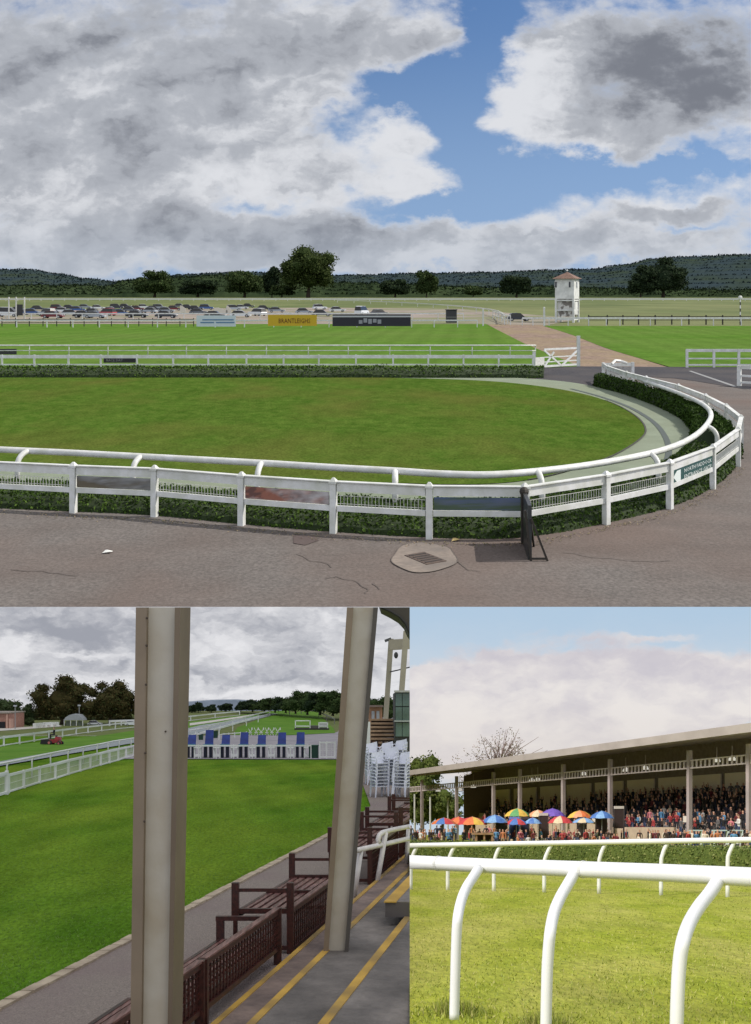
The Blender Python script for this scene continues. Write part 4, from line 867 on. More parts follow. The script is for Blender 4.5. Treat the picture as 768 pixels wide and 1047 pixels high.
for x, y, l in ((205.5,757,'small dark green bin left of the second blue seat'),(220.5,755,'small dark green bin right of the second blue seat')):
    X, Y = ground(2,x,y); t = thing('green_bin', l, 'bin', 2, X, Y); mb = MB(); mb.obox(X,Y,0,.34,.34,.62,0,1.1); emit(mb,'body',bpy.data.materials['dark_green'],t); mb = MB(); mb.obox(X,Y,.62,.42,.42,.07); emit(mb,'lid',bpy.data.materials['dark_green'],t)
# folded white garden chairs
for i, x in enumerate((256,262,267,273,278,284)):
    X, Y = ground(2,x,752.6); t = thing('folding_chair', 'white folding chair with splayed legs behind the blue seats', 'chair', 2, X, Y, 0, 'white folding chairs behind the blue seats')
    a = .34+.08*(i % 3); 
    for s_ in (-1, 1):
        mb = MB(); mb.beam((X-s_*a/2,Y,0),(X+s_*a/2,Y,.74+.1*(i%2)),.05,.05); emit(mb,'leg',white,t)
    mb = MB(); mb.obox(X,Y,.34,.34,.3,.04); emit(mb,'seat',white,t); mb = MB(); mb.obox(X+a/2,Y,.62,.08,.3,.22); emit(mb,'backrest',white,t)
rail2('low white table legs and trestles left of the folding chairs', [(224,757),(229,756),(234,755.5),(240,755),(246,754.5),(252,754)], .55, .05, [(.45,.52)], .07, 'trestle_table', cat='table')
# white steps / rostrum on the grass
t = thing('white_rostrum', 'white railed rostrum on a dark base standing on the grass strip', 'rostrum', 2, *ground(2,318,747))
Xa, Y = ground(2,301,747); Xb, _ = ground(2,336,747); s = Y/F
mb = MB(); mb.box(Xa,Xb,Y,Y+1.5,0,2.4*s); emit(mb,'base',flat(rgb(52,48,44)),t)
for x0, x1, h in ((302,317,10.5),(326,335,8.5)):
    for x in (x0, x1):
        mb = MB(); mb.box(xat(x,Y)-.05,xat(x,Y)+.05,Y+.1,Y+.2,2.4*s,h*s); emit(mb,'post',white,t)
    mb = MB(); mb.box(xat(x0,Y),xat(x1,Y),Y+.1,Y+.18,(h-1)*s,h*s); emit(mb,'rail',white,t)
    mb = MB(); mb.box(xat(x0,Y),xat(x1,Y),Y+.1,Y+.18,4*s,5*s); emit(mb,'rail',white,t)
mb = MB(); mb.box(xat(326.5,Y),xat(334.5,Y),Y+.3,Y+.36,3*s,8*s); emit(mb,'panel',flat(rgb(196,196,192)),t)
mb = MB(); mb.box(xat(317,Y),xat(326,Y),Y+.3,Y+.9,2.4*s,5*s); emit(mb,'seat',flat(rgb(90,88,84)),t)
# ---------------------------------------------------------------- the stand frames on the far right
sf = thing('stand_frame', 'pair of tall pale concrete columns joined by a beam, behind the stacked chairs', 'frame', 2, xat(393,60), 60, 0)
colm = mk('pale_concrete_column', rgb(178,170,152), rgb(160,152,136), rough=.8, scale=.7)
def col2(xt, yt, xb, yb, w, Y):
    mb = MB(); vs = []
    for x, y in ((xb, yb), (xt, yt)):
        z = high(2,Y,y); vs += [(xat(x-w/2,Y),Y,z),(xat(x+w/2,Y),Y,z),(xat(x+w/2,Y),Y+.5,z),(xat(x-w/2,Y),Y+.5,z)]
    mb.add(vs, [(0,3,2,1),(4,5,6,7),(0,1,5,4),(1,2,6,5),(2,3,7,6),(3,0,4,7)]); return mb
emit(col2(400,653,392,772,5.2,60),'column',colm,sf); emit(col2(415.5,645,406,772,5.6,58),'column',colm,sf)
mb = MB(); mb.beam(P2(398,659.5,59.2),P2(424,658,59.2),.4,.62); emit(mb,'beam',colm,sf)
mb = MB(); mb.tube([P2(399,687,59.6),P2(408,685,58.8),P2(424,681,58.8)],.04,5); emit(mb,'tie_rod',flat(rgb(60,60,64)),sf)
mb = MB(); mb.ball(*P2(405,670,59),.13,.13,.2); emit(mb,'lamp',flat(rgb(70,70,72)),sf)
mb = MB(); mb.beam(P2(393.5,655.5,59.6),P2(400,653,59.6),.12,.16); emit(mb,'camera_arm',flat(rgb(90,90,90)),sf)
gs = thing('glazed_stand', 'glass fronted stand with green tinted panes at the right edge of the terrace view', 'building', 2, xat(412,50), 50, 0)
gl = mk('green_glass', rgb(96,120,116), rgb(66,86,84), rough=.12, scale=.9, spec=.8); 
mb = MB(); mb.box(xat(404,50),xat(470,50),50,56,0,high(2,50,708)); emit(mb,'body',mk('stand_dark', rgb(60,62,60)),gs)
for i, (a, b) in enumerate(((404.5,411),(411.6,418.5),(419,430))):
    for y0, y1 in ((709,722),(723,737),(739,753)):
        mb = MB(); mb.box(xat(a,50),xat(b,50),49.9,50,high(2,50,y1),high(2,50,y0)); emit(mb,'window',gl,gs)
mb = MB(); mb.box(xat(403,50),xat(470,50),49.8,49.9,high(2,50,738),high(2,50,736.6)); emit(mb,'handrail',flat(rgb(170,176,170)),gs)
mb = MB(); mb.box(xat(403,50),xat(470,50),49.7,50,high(2,50,708),high(2,50,706)); emit(mb,'parapet',flat(rgb(180,180,176)),gs)
sb = thing('stepped_seating', 'beige stepped bench seating behind the stacked white chairs', 'seating', 2, xat(390,54), 54, 0)
bg_ = mk('beige_bench_boards', rgb(178,150,120), rgb(150,124,98), rough=.7, scale=3)
for i in range(7):
    Y = 52+i*.55; z = high(2,52,761)+i*.20; mb = MB(); mb.box(xat(378,52),xat(404,52),Y,Y+.42,z,z+.11); emit(mb,'seat_board',bg_,sb)
    mb = MB(); mb.box(xat(379,52),xat(403,52),Y+.4,Y+.5,z-.1,z+.0); emit(mb,'riser',flat(rgb(70,56,48)),sb)
for x in (380,386,392,398,403):
    mb = MB(); mb.box(xat(x,51.8)-.05,xat(x,51.8)+.05,51.8,51.9,0,high(2,51.8,758)); emit(mb,'support',flat(rgb(62,44,40)),sb)
mb = MB(); mb.box(xat(378,51.85),xat(404,51.85),51.85,52,high(2,51.8,767),high(2,51.8,765)); emit(mb,'lower_board',flat(rgb(110,84,70)),sb)
t = thing('kiosk', 'low orange brown kiosk with a pale roof between the leaning pillar and the columns', 'kiosk', 2, xat(384,70), 70, 0)
mb = MB(); mb.box(xat(377,70),xat(391,70),70,73,0,high(2,70,723)); emit(mb,'wall',mk('orange_boards', rgb(160,120,92)),t)
mb = MB(); mb.prism([(xat(376,70),69.6),(xat(392,70),69.6),(xat(392,70),73.4),(xat(376,70),73.4)],high(2,70,723),high(2,70,721)); emit(mb,'roof',flat(rgb(120,104,96)),t)
for x in (380,385):
    mb = MB(); mb.box(xat(x,69.95),xat(x+3,69.95),69.9,70,high(2,70,735),high(2,70,727)); emit(mb,'window',flat(rgb(160,164,168)),t)
rail2('white post and rail barrier in front of the kiosk right of the leaning pillar', [(370,765),(377,764),(384,763),(392,762)], 1.55, .06, [(1.4,1.55),(.8,.9),(.3,.38)], .12, 'white_barrier')
t = thing('cream_windscreen', 'narrow white upright banner beside the leaning pillar above the chairs', 'banner', 2, xat(376.5,40), 40, 0)
mb = MB(); mb.box(xat(375,40),xat(378.6,40),40,40.06,high(2,40,775),high(2,40,738)); emit(mb,'cloth',white,t); mb = MB(); mb.tube([(xat(375,40),40.03,0),(xat(375,40),40.03,high(2,40,735))],.03,6); emit(mb,'pole',white,t)
# ---------------------------------------------------------------- ride-on mower with its driver
red = mk('mower_red', rgb(150,30,30), rgb(120,24,26), rough=.4); 
X, Y = ground(2,53.5,761.8); s = Y/F
mw = thing('ride_on_mower', 'red ride on mower cutting the green course, with a black grass box in front', 'mower', 2, X, Y)
mb = MB(); mb.obox(X+3*s,Y,2.2*s,11*s,8*s,3.6*s,0,.9); mb.obox(X+6*s,Y,5.5*s,6*s,7*s,3*s,0,.7); emit(mb,'body',red,mw)
mb = MB(); mb.obox(X-6*s,Y,1.2*s,9*s,12*s,4.6*s,0,.85); emit(mb,'grass_box',flat(rgb(24,22,24)),mw)
for a, b, r in ((-1.5,-5,2.6),(-1.5,5,2.6),(8,-4.5,2.0),(8,4.5,2.0)):
    mb = MB(); mb.tube([(X+a*s,Y+(b-1)*s,r*s),(X+a*s,Y+(b+1)*s,r*s)],r*s,12); w = emit(mb,'wheel',tyre,mw)
    mb = MB(); mb.tube([(X+a*s,Y+(b-1.2)*s,r*s),(X+a*s,Y+(b+1.2)*s,r*s)],r*.5*s,8); emit(mb,'hub',flat(rgb(190,110,110)),w)
mb = MB(); mb.obox(X+2.5*s,Y,5.6*s,3.4*s,4*s,1*s); mb.obox(X+4.2*s,Y,6*s,1*s,4*s,4*s); emit(mb,'seat',black_p,mw)
mb = MB(); mb.tube([(X-1*s,Y,5*s),(X-.2*s,Y,9*s)],.3*s,6); emit(mb,'steering_column',black_p,mw)
for b in (-3.2,3.2):
    mb = MB(); mb.tube([(X-2.8*s,Y+b*s,4*s),(X-3.6*s,Y+b*s,13*s)],.25*s,5); emit(mb,'roll_bar',flat(rgb(80,70,70)),mw)
MOWER = (X+1.9*s, Y, 6.4*s, 1.05)
# ---------------------------------------------------------------- far left: building, tent, van, lamps
t = thing('brick_pavilion', 'small pink brick pavilion with a dark doorway at the left edge', 'building', 2, xat(0,118), 118, 0)
Yb = 118; mb = MB(); mb.box(xat(-30,Yb),xat(9.5,Yb),Yb,Yb+5,0,high(2,Yb,729.5)); emit(mb,'wall',mk('pink_brick', rgb(176,132,116), rgb(150,108,94), scale=6),t)
mb = MB(); mb.box(xat(-32,Yb),xat(10,Yb),Yb-.3,Yb+5.3,high(2,Yb,729.5),high(2,Yb,728.3)); emit(mb,'roof',flat(rgb(150,140,128)),t)
mb = MB(); mb.box(xat(9.6,Yb),xat(12,Yb),Yb-.2,Yb+.6,0,high(2,Yb,735)); emit(mb,'buttress',flat(rgb(190,150,134)),t)
mb = MB(); mb.box(xat(-1,Yb),xat(5.5,Yb),Yb-.15,Yb-.02,0,high(2,Yb,738)); emit(mb,'doorway',flat(rgb(24,24,30)),t)
mb = MB(); mb.box(xat(6.8,Yb),xat(8.4,Yb),Yb-.2,Yb-.02,0,high(2,Yb,730)); emit(mb,'pilaster',flat(rgb(200,160,142)),t)
t = thing('white_marquee', 'small white marquee with a domed roof under the trees', 'marquee', 2, *ground(2,75,742.5))
X, Y = ground(2,75,742.5); s = Y/F
mb = MB(); 
for i, (a, h) in enumerate(((-10,6),(-8,9),(-4,11.5),(0,12.5),(5,11.8),(9,8),(10,6))): mb.v += [(X+a*s,Y,h*s),(X+a*s,Y+14*s,h*s)]
for i in range(6): mb.f.append([2*i,2*i+2,2*i+3,2*i+1]); mb.mi.append(0)
mb.f += [[0,2,4,6,8,10,12],[13,11,9,7,5,3,1]]; mb.mi += [0,0]; emit(mb,'canopy',mk('marquee_canvas', rgb(160,164,168)),t)
for a in (-9.5,-3,3,9.5):
    mb = MB(); mb.obox(X+a*s,Y+.5*s,0,.6*s,.6*s,7*s); emit(mb,'pole',white,t)
for a in (-6,0,6):
    mb = MB(); mb.obox(X+a*s,Y+2*s,0,4.4*s,.3*s,5.2*s); emit(mb,'side_sheet',flat(rgb(96,104,90)),t)
X, Y = ground(2,97,741.5); car(2, X, Y, 0.0, W_, 'white', 'white estate car parked right of the marquee under the trees', unit=.42, group='cars under the far trees')
X, Y = ground(2,135,742); car(2, X, Y, 0.2, W_, 'white', 'pale car half hidden behind the near pillar', unit=.42, group='cars under the far trees')
for x, yb, yt, l in ((15.5,746,722.5,'slim lamp post beside the pink brick pavilion'),(81,742,722,'slim lamp post standing behind the white marquee')):
    X, Y = ground(2,x,yb); hh = high(2,Y,yt); t = thing('lamp_post', l, 'lamp post', 2, X, Y); mb = MB(); mb.tube([(X,Y,0),(X,Y,hh)],.05,6); emit(mb,'pole',flat(rgb(150,150,150)),t)
    mb = MB(); mb.obox(X,Y,hh,.35,.2,.18); emit(mb,'lantern',flat(rgb(180,184,190)),t)
tube_rail(2, 'row of low white rails in the field right of the pavilion', [(36,744.8),(41,744.3),(46,743.8),(52,743.5),(58,743.2)], 0, .62, .12, name='low_rail', postw=.4, flatboard=[(.3,.62)])
tube_rail(2, 'low white rail under the trees beside the near pillar', [(112,742.5),(118,742.2),(124,742),(130,741.8),(137,741.6)], 0, .75, .08, name='low_rail', postw=.14, flatboard=[(.5,.75)])
# ---------------------------------------------------------------- trees of the terrace place
brownm = leafset('copper', [(.060,.052,.020,1),(.092,.072,.026,1),(.066,.080,.028,1)])
g2 = leafset('grey_green', [(.050,.074,.030,1),(.076,.104,.044,1),(.096,.124,.056,1)])
tree(2, 63, 741, 62, 53, brownm, bark, 'broad brown green tree left of the other, behind the mower', n=5200, clumps=24, leafpx=1.05, trunk=.13)
tree(2, 112, 741, 56, 48, brownm, bark, 'brown green tree left of the near pillar, partly behind it', n=4500, clumps=22, leafpx=1.05, trunk=.13)
tree(2, 143, 741, 22, 38, brownm, bark, 'narrow dark tree almost hidden behind the near pillar', n=900, leafpx=1.05)
for x, b, w, h, l in ((8,741,30,30,'grey green tree behind the pink brick pavilion'),(28,741,18,24,'small green tree between the pavilion and the brown trees'),(30,742.5,11,9,'rounded bush at the field edge right of the pavilion'),(-8,741,22,31,'grey green tree cut by the left edge')):
    tree(2, x, b, w, h, g2, bark, l, n=1300, clumps=12, leafpx=1.0, trunk=.15)
for x, w, h in ((36,22,15),(52,24,13),(70,26,14),(90,26,17),(108,24,14),(126,26,15)):
    tree(2, x, 740.5, w, h, brownm[:1]+g2[:1], bark, 'low dark undergrowth bush at the foot of the brown green trees', Y=141, n=600, clumps=9, leafpx=1.0, trunk=.05, name='bush', group='undergrowth below the brown trees', cat='bush')
for x, b, w, h, l in ((203,729,14,12,'dark round tree nearest the left pillar in the far distance'),(216,728.5,12,9,'low dark tree in the far distance, second from the left pillar'),(196,729,10,8,'low bush beside the left pillar in the far distance'),(231,728,16,10,'spreading dark tree in the far distance, third from the left pillar'),(246,727.5,14,10,'pale edged dark tree in the far distance left of the rising wood')):
    tree(2, x, b, w, h, drkm, bark, l, Y=160, n=500, clumps=9, leafpx=1.0, trunk=.12)
for i, (x, b, w, h) in enumerate(((258,727.5,16,13),(270,728,16,15),(281,728,17,16),(292,728.5,16,18),(302,729,17,23),(314,730,20,26),(327,730.5,20,27),(340,731,22,29),(353,733,22,29),(367,735,20,28),(381,737,20,26),(398,738,24,28))):
    tree(2, x, b, w*2.1, h, [drkm, midm, midm][i % 3], bark, 'dark tree of the wood rising to the right behind the distant course', Y=158-i*2.2, n=1000, clumps=11, leafpx=.95, trunk=.03, group='trees of the rising wood')
mb = MB()
for a, b in (((190,717.5),(170,728)),): pass
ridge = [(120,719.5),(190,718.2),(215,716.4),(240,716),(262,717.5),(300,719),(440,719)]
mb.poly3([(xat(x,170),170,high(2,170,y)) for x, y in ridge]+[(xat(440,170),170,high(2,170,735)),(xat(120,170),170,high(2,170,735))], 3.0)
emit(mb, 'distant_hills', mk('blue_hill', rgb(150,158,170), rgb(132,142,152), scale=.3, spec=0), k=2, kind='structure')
# ================================================================ PLACE 3: the grandstand and its rails
turf3 = mk('sunny_turf', (.26,.305,.028,1), (.34,.365,.045,1), rough=.98, scale=1.6, bump=.5, bscale=10, c3=(.42,.40,.10,1), scale2=.55, spec=.1, stretch=(1,.5,1))
grain(turf3, 9, .22, (1,.6,1)); grain(turf3, 1.3, .12, (1,.4,1))
sheet(3, 'race_turf', [(-1500,852),(2500,852),(4500,1600),(-4500,1600)], 0, turf3)
# blades in the foreground
def blades(k, n, Ymin, Ymax, pxa, pxb, hgt, wid, mats, name, test=None, bias=1.5):
    mb = MB()
    for _ in range(n):
        f = R.random()**bias; Y = Ymin+(Ymax-Ymin)*f; px = R.uniform(pxa, pxb); x = xat(px, Y)
        if test and not test(x, Y): continue
        h = hgt*R.uniform(.5,1.4); a = R.uniform(0, math.pi); w = wid*(1+f*1.5); lx, ly = R.gauss(0,.45)*h, R.gauss(0,.45)*h
        c, s = math.cos(a)*w, math.sin(a)*w; mb.cur = R.randrange(len(mats))
        mb.add([(x-c,Y-s,0),(x+c,Y+s,0),(x+lx+c*.3,Y+ly+s*.3,h*.8)], [(0,1,2)])
    return emit(mb, name, mats, k=k, kind='stuff', label='short mown grass blades of the '+('sunny turf under the near rail' if k == 3 else 'terrace lawn'))
gb3 = [mk('blade3_a', (.27,.33,.035,1), rough=.7), mk('blade3_b', (.34,.38,.05,1), rough=.7), mk('blade3_c', (.42,.40,.12,1), rough=.7), mk('blade3_d', (.24,.29,.045,1), rough=.7)]
blades(3, 40000, 6.5, 75, 405, 800, .035, .006, gb3, 'turf_grass', bias=2.6)
tuft = MB()
gb2 = [mk('blade2_a', (.08,.165,.018,1), rough=.7), mk('blade2_b', (.11,.20,.024,1), rough=.7), mk('blade2_c', (.14,.23,.035,1), rough=.7)]
blades(2, 50000, 8.5, 58, -20, 345, .024, .005, gb2, 'lawn_grass', test=lambda x, Y: x < -5.76+.204*Y, bias=2.4)
for bx in (465, 558, 692):
    X, Y = ground(3, bx, {465:1036,558:1052,692:1085}[bx])
    for _ in range(900):
        a = R.uniform(0, 2*math.pi); r = abs(R.gauss(0,.16)); x, y = X+r*math.cos(a), Y+r*math.sin(a); h = R.uniform(.05,.16)*(1 if r < .2 else .6); b = R.uniform(0,3.14); tuft.cur = R.randrange(4)
        tuft.add([(x-math.cos(b)*.006,y-math.sin(b)*.006,0),(x+math.cos(b)*.006,y+math.sin(b)*.006,0),(x+R.gauss(0,.03),y+R.gauss(0,.03),h)],[(0,1,2)])
emit(tuft, 'grass_tufts', gb3, k=3, kind='stuff', label='longer grass tufts round the feet of the near white rail')
# near rail
wr = mk('rail_plastic', g(.82), g(.76), rough=.4, scale=1.5)
nr = thing('running_rail', 'thick white plastic running rail on curved legs nearest the camera, in front of the grandstand', 'rail', 3, *ground(3,558,1052))
def P3(px, py, Y): return (xat(px,Y), Y, high(3,Y,py))
mb = MB(); mb.tube([P3(395,880,9.5),P3(440,882.5,9.05),P3(500,885.5,8.6),P3(560,887.5,8.2),P3(620,890,7.8),P3(680,892.5,7.45),P3(740,895.5,7.1),P3(800,898.5,6.8),P3(900,904,6.3),P3(1050,912,5.7)], .071, 20, .080, squash=.9); emit(mb, 'top_rail', wr, nr, smooth=True)
for (a, b, t0, rj) in ((P3(560,887.5,8.2), P3(620,890,7.8), .62, .0755), (P3(440,882.5,9.05), P3(500,885.5,8.6), .15, .0735)):
    a, b = Vector((a[0],a[1],a[2])), Vector((b[0],b[1],b[2])); mb = MB(); mb.tube([tuple(a.lerp(b,t0-.02)), tuple(a.lerp(b,t0+.02))], rj*1.03, 20, squash=.93); emit(mb, 'joint_collar', mk('grey_collar', rgb(214,214,210), rough=.5), nr, smooth=False)
for pts, Y, r in (([(489,889),(484,897),(477,908),(471.5,922),(468,940),(466.5,965),(465.5,1000),(464.5,1042)],8.55,.040),([(588,892),(581,904),(573,918),(566.5,934),(562.5,955),(560,985),(559,1015),(558,1062)],8.0,.042),([(734,901),(726,913),(715,927),(705,944),(698,965),(694.5,990),(692.5,1030),(691,1095)],7.1,.044),([(905,913),(893,930),(880,950),(868,975),(862,1010),(860,1060),(858,1130)],6.25,.044)):
    pts = spline(pts, 5); Yb = Y-.75
    n = len(pts); mb = MB(); mb.tube([P3(x, y, Y+(Yb-Y)*min(1,i/(n*.55))) for i, (x, y) in enumerate(pts)], r*1.12, 14, r*1.0); emit(mb, 'leg', wr, nr, smooth=True)
# the bank that steps down between the terrace and the turf
bank = MB(); ys = [4+i*2.85 for i in range(61)]
for Y in ys:
    a, b = gz2(Y), gz3(Y); top = max(a+(.30 if Y < 60 else 0), b)-.01; bot = min(a, b)-1.2
    for X in (.03484*Y, .03494*Y): bank.v += [(X, Y, top), (X, Y, bot)]
for i in range(len(ys)-1):
    o_ = 4*i; q_ = 4*(i+1); bank.f += [[o_,o_+1,q_+1,q_],[o_+2,q_+2,q_+3,o_+3],[o_,q_,q_+2,o_+2]]; bank.mi += [0,0,0]
emit(bank, 'earth_bank', mk('bank_grass', (.10,.13,.03,1), (.15,.16,.05,1), rough=1, scale=1.5, spec=0), k=2, kind='structure', flatw=True)
# far rail
fr3 = thing('running_rail', 'thinner white running rail in the middle distance, in front of the clipped hedge', 'rail', 3, *ground(3,557,911))
mb = MB(); mb.tube([P3(x, 864.6-(x-419)/349*6.0, 26-(x-419)/349*3) for x in range(390,830,24)], .066, 12); emit(mb, 'top_rail', wr, fr3, smooth=True)
for xb, yb, xt in ((404,909,411),(420,909.5,427),(457.8,910,465.5),(505,910.8,512.5),(556.5,911.5,564.5),(612.5,913,620),(676,915.5,683.5),(744,918.5,752),(815,922,824)):
    Y = 26-(xb-419)/349*3; yt = 864.6-(xt-419)/349*6
    pts = [(xt,yt),(xt-2,yt+4),(xt-4.4,yt+9),(xb+1.2,yt+15),(xb+.2,yt+22),(xb,yb+1)]
    mb = MB(); mb.tube([P3(x,y,Y) for x, y in spline(pts,3)], .050, 8); emit(mb, 'leg', wr, fr3, smooth=True)
# hedge behind the far rail
hin = [(x, 875+(x-419)/349*12) for x in range(395, 830, 8)]
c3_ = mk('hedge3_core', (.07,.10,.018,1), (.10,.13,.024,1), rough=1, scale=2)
h3m = [mk('hedge3_a', (.12,.165,.030,1)), mk('hedge3_b', (.18,.225,.045,1)), mk('hedge3_c', (.28,.30,.09,1)), mk('hedge3_d', (.08,.12,.022,1))]
A_ = [ground(3,x,y)+(0,) for x, y in hin]; B_ = [(x*(1+1.0/y), y+1.0, 0) for x, y, _ in A_]
hedge(3, A_, B_, .86, c3_, h3m, 'clipped_hedge', 'straight clipped green hedge behind the middle distance rail', n=16000, leaf=.055, jit=.05)
# ---------------------------------------------------------------- the grandstand
GL = Vector((4.55,130)); GR = Vector((26.9,70)); gd = (GR-GL).normalized(); gn = Vector((-gd.y, gd.x))
if gn.x < 0: gn = -gn
GR = GR+gd*8; GL = GL-gd*8
st = thing('grandstand', 'long open fronted grandstand with a sloping grey roof over crowded terraces', 'grandstand', 3, 15, 100)
def gp(t, o): v = GL+gd*t+gn*o; return v.x, v.y
TL = (GR-GL).length
def tfor(px, o=0):
    k = (px-CX)/F; b = GL+gn*o; return (b.x-k*b.y)/(k*gd.y-gd.x)
def slab3(mb, t0, t1, o0, o1, z00, z01, th):
    """slab along the stand between offsets o0,o1 with absolute camera heights z at each offset"""
    vs = []
    for dz in (0, th):
        for (t, o, z) in ((t0,o0,z00),(t1,o0,z00),(t1,o1,z01),(t0,o1,z01)):
            x, y = gp(t, o); vs.append((x, y, z-dz-gz3(y)))
    mb.add(vs, [(0,1,2,3),(7,6,5,4),(0,4,5,1),(1,5,6,2),(2,6,7,3),(3,7,4,0)])
# heights are measured from the ray level z = 144/1000*Y below camera axis: stand lines follow the slope
def zz(t, o, up): x, y = gp(t, o); return up-0.144*y
def slabs(mb, t0, t1, o0, o1, u0, u1, th):
    vs = []
    for dz in (0, th):
        for (t, o, u) in ((t0,o0,u0),(t1,o0,u0),(t1,o1,u1),(t0,o1,u1)):
            x, y = gp(t, o); vs.append((x, y, u+1.7-dz))
    mb.add(vs, [(0,1,2,3),(7,6,5,4),(0,4,5,1),(1,5,6,2),(2,6,7,3),(3,7,4,0)])
roofm = mk('roof_sheet', rgb(190,176,170), rgb(172,160,154), rough=.6, scale=.3)
under = mk('roof_underside', rgb(208,196,190), rgb(190,178,174), rough=.8, scale=.5)
stl = mk('stand_steel', rgb(172,158,158), rgb(152,140,140), rough=.6, scale=.6)
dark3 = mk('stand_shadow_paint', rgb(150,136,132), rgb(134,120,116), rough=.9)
mb = MB(); slabs(mb, 0, TL, -2.2, 13, 6.95, 8.3, .12); emit(mb, 'roof', roofm, st)
mb = MB(); slabs(mb, 0, TL, -2.2, 13, 6.80, 8.15, .06); emit(mb, 'roof_lining', under, st)
mb = MB(); slabs(mb, 0, TL, -2.34, -2.2, 7.0, 7.0, .62); emit(mb, 'fascia', mk('pale_fascia', rgb(176,166,160), rgb(162,152,146), rough=.6, scale=.5), st)
for tt in range(0, int(TL), 3):
    mb = MB(); slabs(mb, tt, tt+.12, -2.1, 12.5, 6.72, 8.05, .3); emit(mb, 'rafter', stl, st)
# columns
cpx = [431.5,467,504.6,531.7,576,624,705,766,800]
ct = [tfor(x, .4) for x in cpx]
for t_ in ct:
    x, y = gp(t_, .4); mb = MB(); mb.obox(x, y, 0, .32, .32, 1.7+5.9, math.atan2(gd.y,gd.x)); emit(mb, 'column', stl, st)
# lattice girder between the columns
gird = MB()
for (u, th) in ((5.15,.10),(4.55,.10)): slabs(gird, 0, TL, .34, .46, u, u, th)
for i in range(int(TL/.5)): slabs(gird, i*.5, i*.5+.14, .36, .44, 5.15, 5.15, .65)
emit(gird, 'lattice_girder', mk('girder_grey', rgb(206,192,190)), st)
# back wall of cream panels and dark pilasters
b0 = tfor(497, 11.5)
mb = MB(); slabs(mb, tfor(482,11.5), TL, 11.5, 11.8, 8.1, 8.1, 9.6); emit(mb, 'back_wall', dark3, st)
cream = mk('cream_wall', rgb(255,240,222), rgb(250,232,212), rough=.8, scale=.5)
pxs = [499,524,551,578,607,640,672,706,740,776,815]
for i in range(len(pxs)-1):
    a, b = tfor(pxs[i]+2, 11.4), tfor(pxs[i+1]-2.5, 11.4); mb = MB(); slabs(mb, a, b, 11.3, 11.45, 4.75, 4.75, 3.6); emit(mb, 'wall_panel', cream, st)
mb = MB(); ta = tfor(481, 8); slabs(mb, ta-.0, ta+.25, 7.0, 11.4, 6.6, 7.9, 8.6); emit(mb, 'end_wall', mk('dark_end_wall', rgb(112,94,88)), st)
# terraces
terr = mk('terrace_steps', rgb(176,166,158), rgb(156,148,142), rough=.9)
NT = 9
for i in range(NT):
    mb = MB(); slabs(mb, tfor(486,1.5+i), TL, 1.5+i*1.08, 11.3 if i == NT-1 else 1.5+(i+1)*1.08, -1.0+i*.38, -1.0+i*.38, 1.0+i*.38); emit(mb, 'terrace_step', terr, st)
mb = MB(); slabs(mb, tfor(487,1.2), tfor(612,1.2), 1.1, 1.3, .2, .2, 2.0); emit(mb, 'front_wall', mk('front_wall_beige', rgb(190,170,150)), st)
mb = MB(); slabs(mb, tfor(612,1.2), tfor(690,1.2), 1.1, 1.3, -.15, -.15, 1.6); emit(mb, 'front_wall', bpy.data.materials['front_wall_beige'], st)
x, y = 0, 0
mb = MB(); a = tfor(688, 1.1); 
for t_, w in ((tfor(606,1.0),2.6),(tfor(699,1.0),0.8)): slabs(mb, t_, t_+w, .95, 1.05, .75, .75, .5)
emit(mb, 'white_board', flat(rgb(214,204,196)), st)
lampm = mk('lit_lamp_glass', rgb(240,236,228)); lampm.node_tree.nodes['Principled BSDF'].inputs['Emission Color'].default_value = (1,.96,.9,1); lampm.node_tree.nodes['Principled BSDF'].inputs['Emission Strength'].default_value = .45
for i, (lx, ly) in enumerate(((448,808),(470,807),(484,804),(544,797.5),(550,797),(597,791),(640,787),(660,785),(733,777),(748.6,775.5))):
    t_ = tfor(lx, 2.0); X, Y = gp(t_, 2.0); h = high(3, Y, ly)
    l = thing('hanging_lamp', 'white dome lamp hanging under the grandstand roof', 'lamp', 3, X, Y, h-.2, 'lamps under the grandstand roof'); l['label'] = 'white dome lamp hanging under the grandstand roof'
    mb = MB(); r = .34 if i < 5 else .30
    prof = [(r,-.16),(r*.9,-.02),(r*.6,.12),(.08,.2)]
    for rr, z in prof:
        for j in range(10): mb.v.append((X+rr*math.cos(j*.628), Y+rr*math.sin(j*.628), h+z))
    for a in range(3):
        for j in range(10): mb.f.append([a*10+j, a*10+(j+1)%10, (a+1)*10+(j+1)%10, (a+1)*10+j]); mb.mi.append(0)
    mb.f.append(list(range(10))[::-1]); mb.mi.append(0); emit(mb, 'shade', lampm, l)
    mb = MB(); mb.tube([(X,Y,h+.2),(X,Y,5.2+1.7+.9)], .025, 5); emit(mb, 'rod', stl, l)
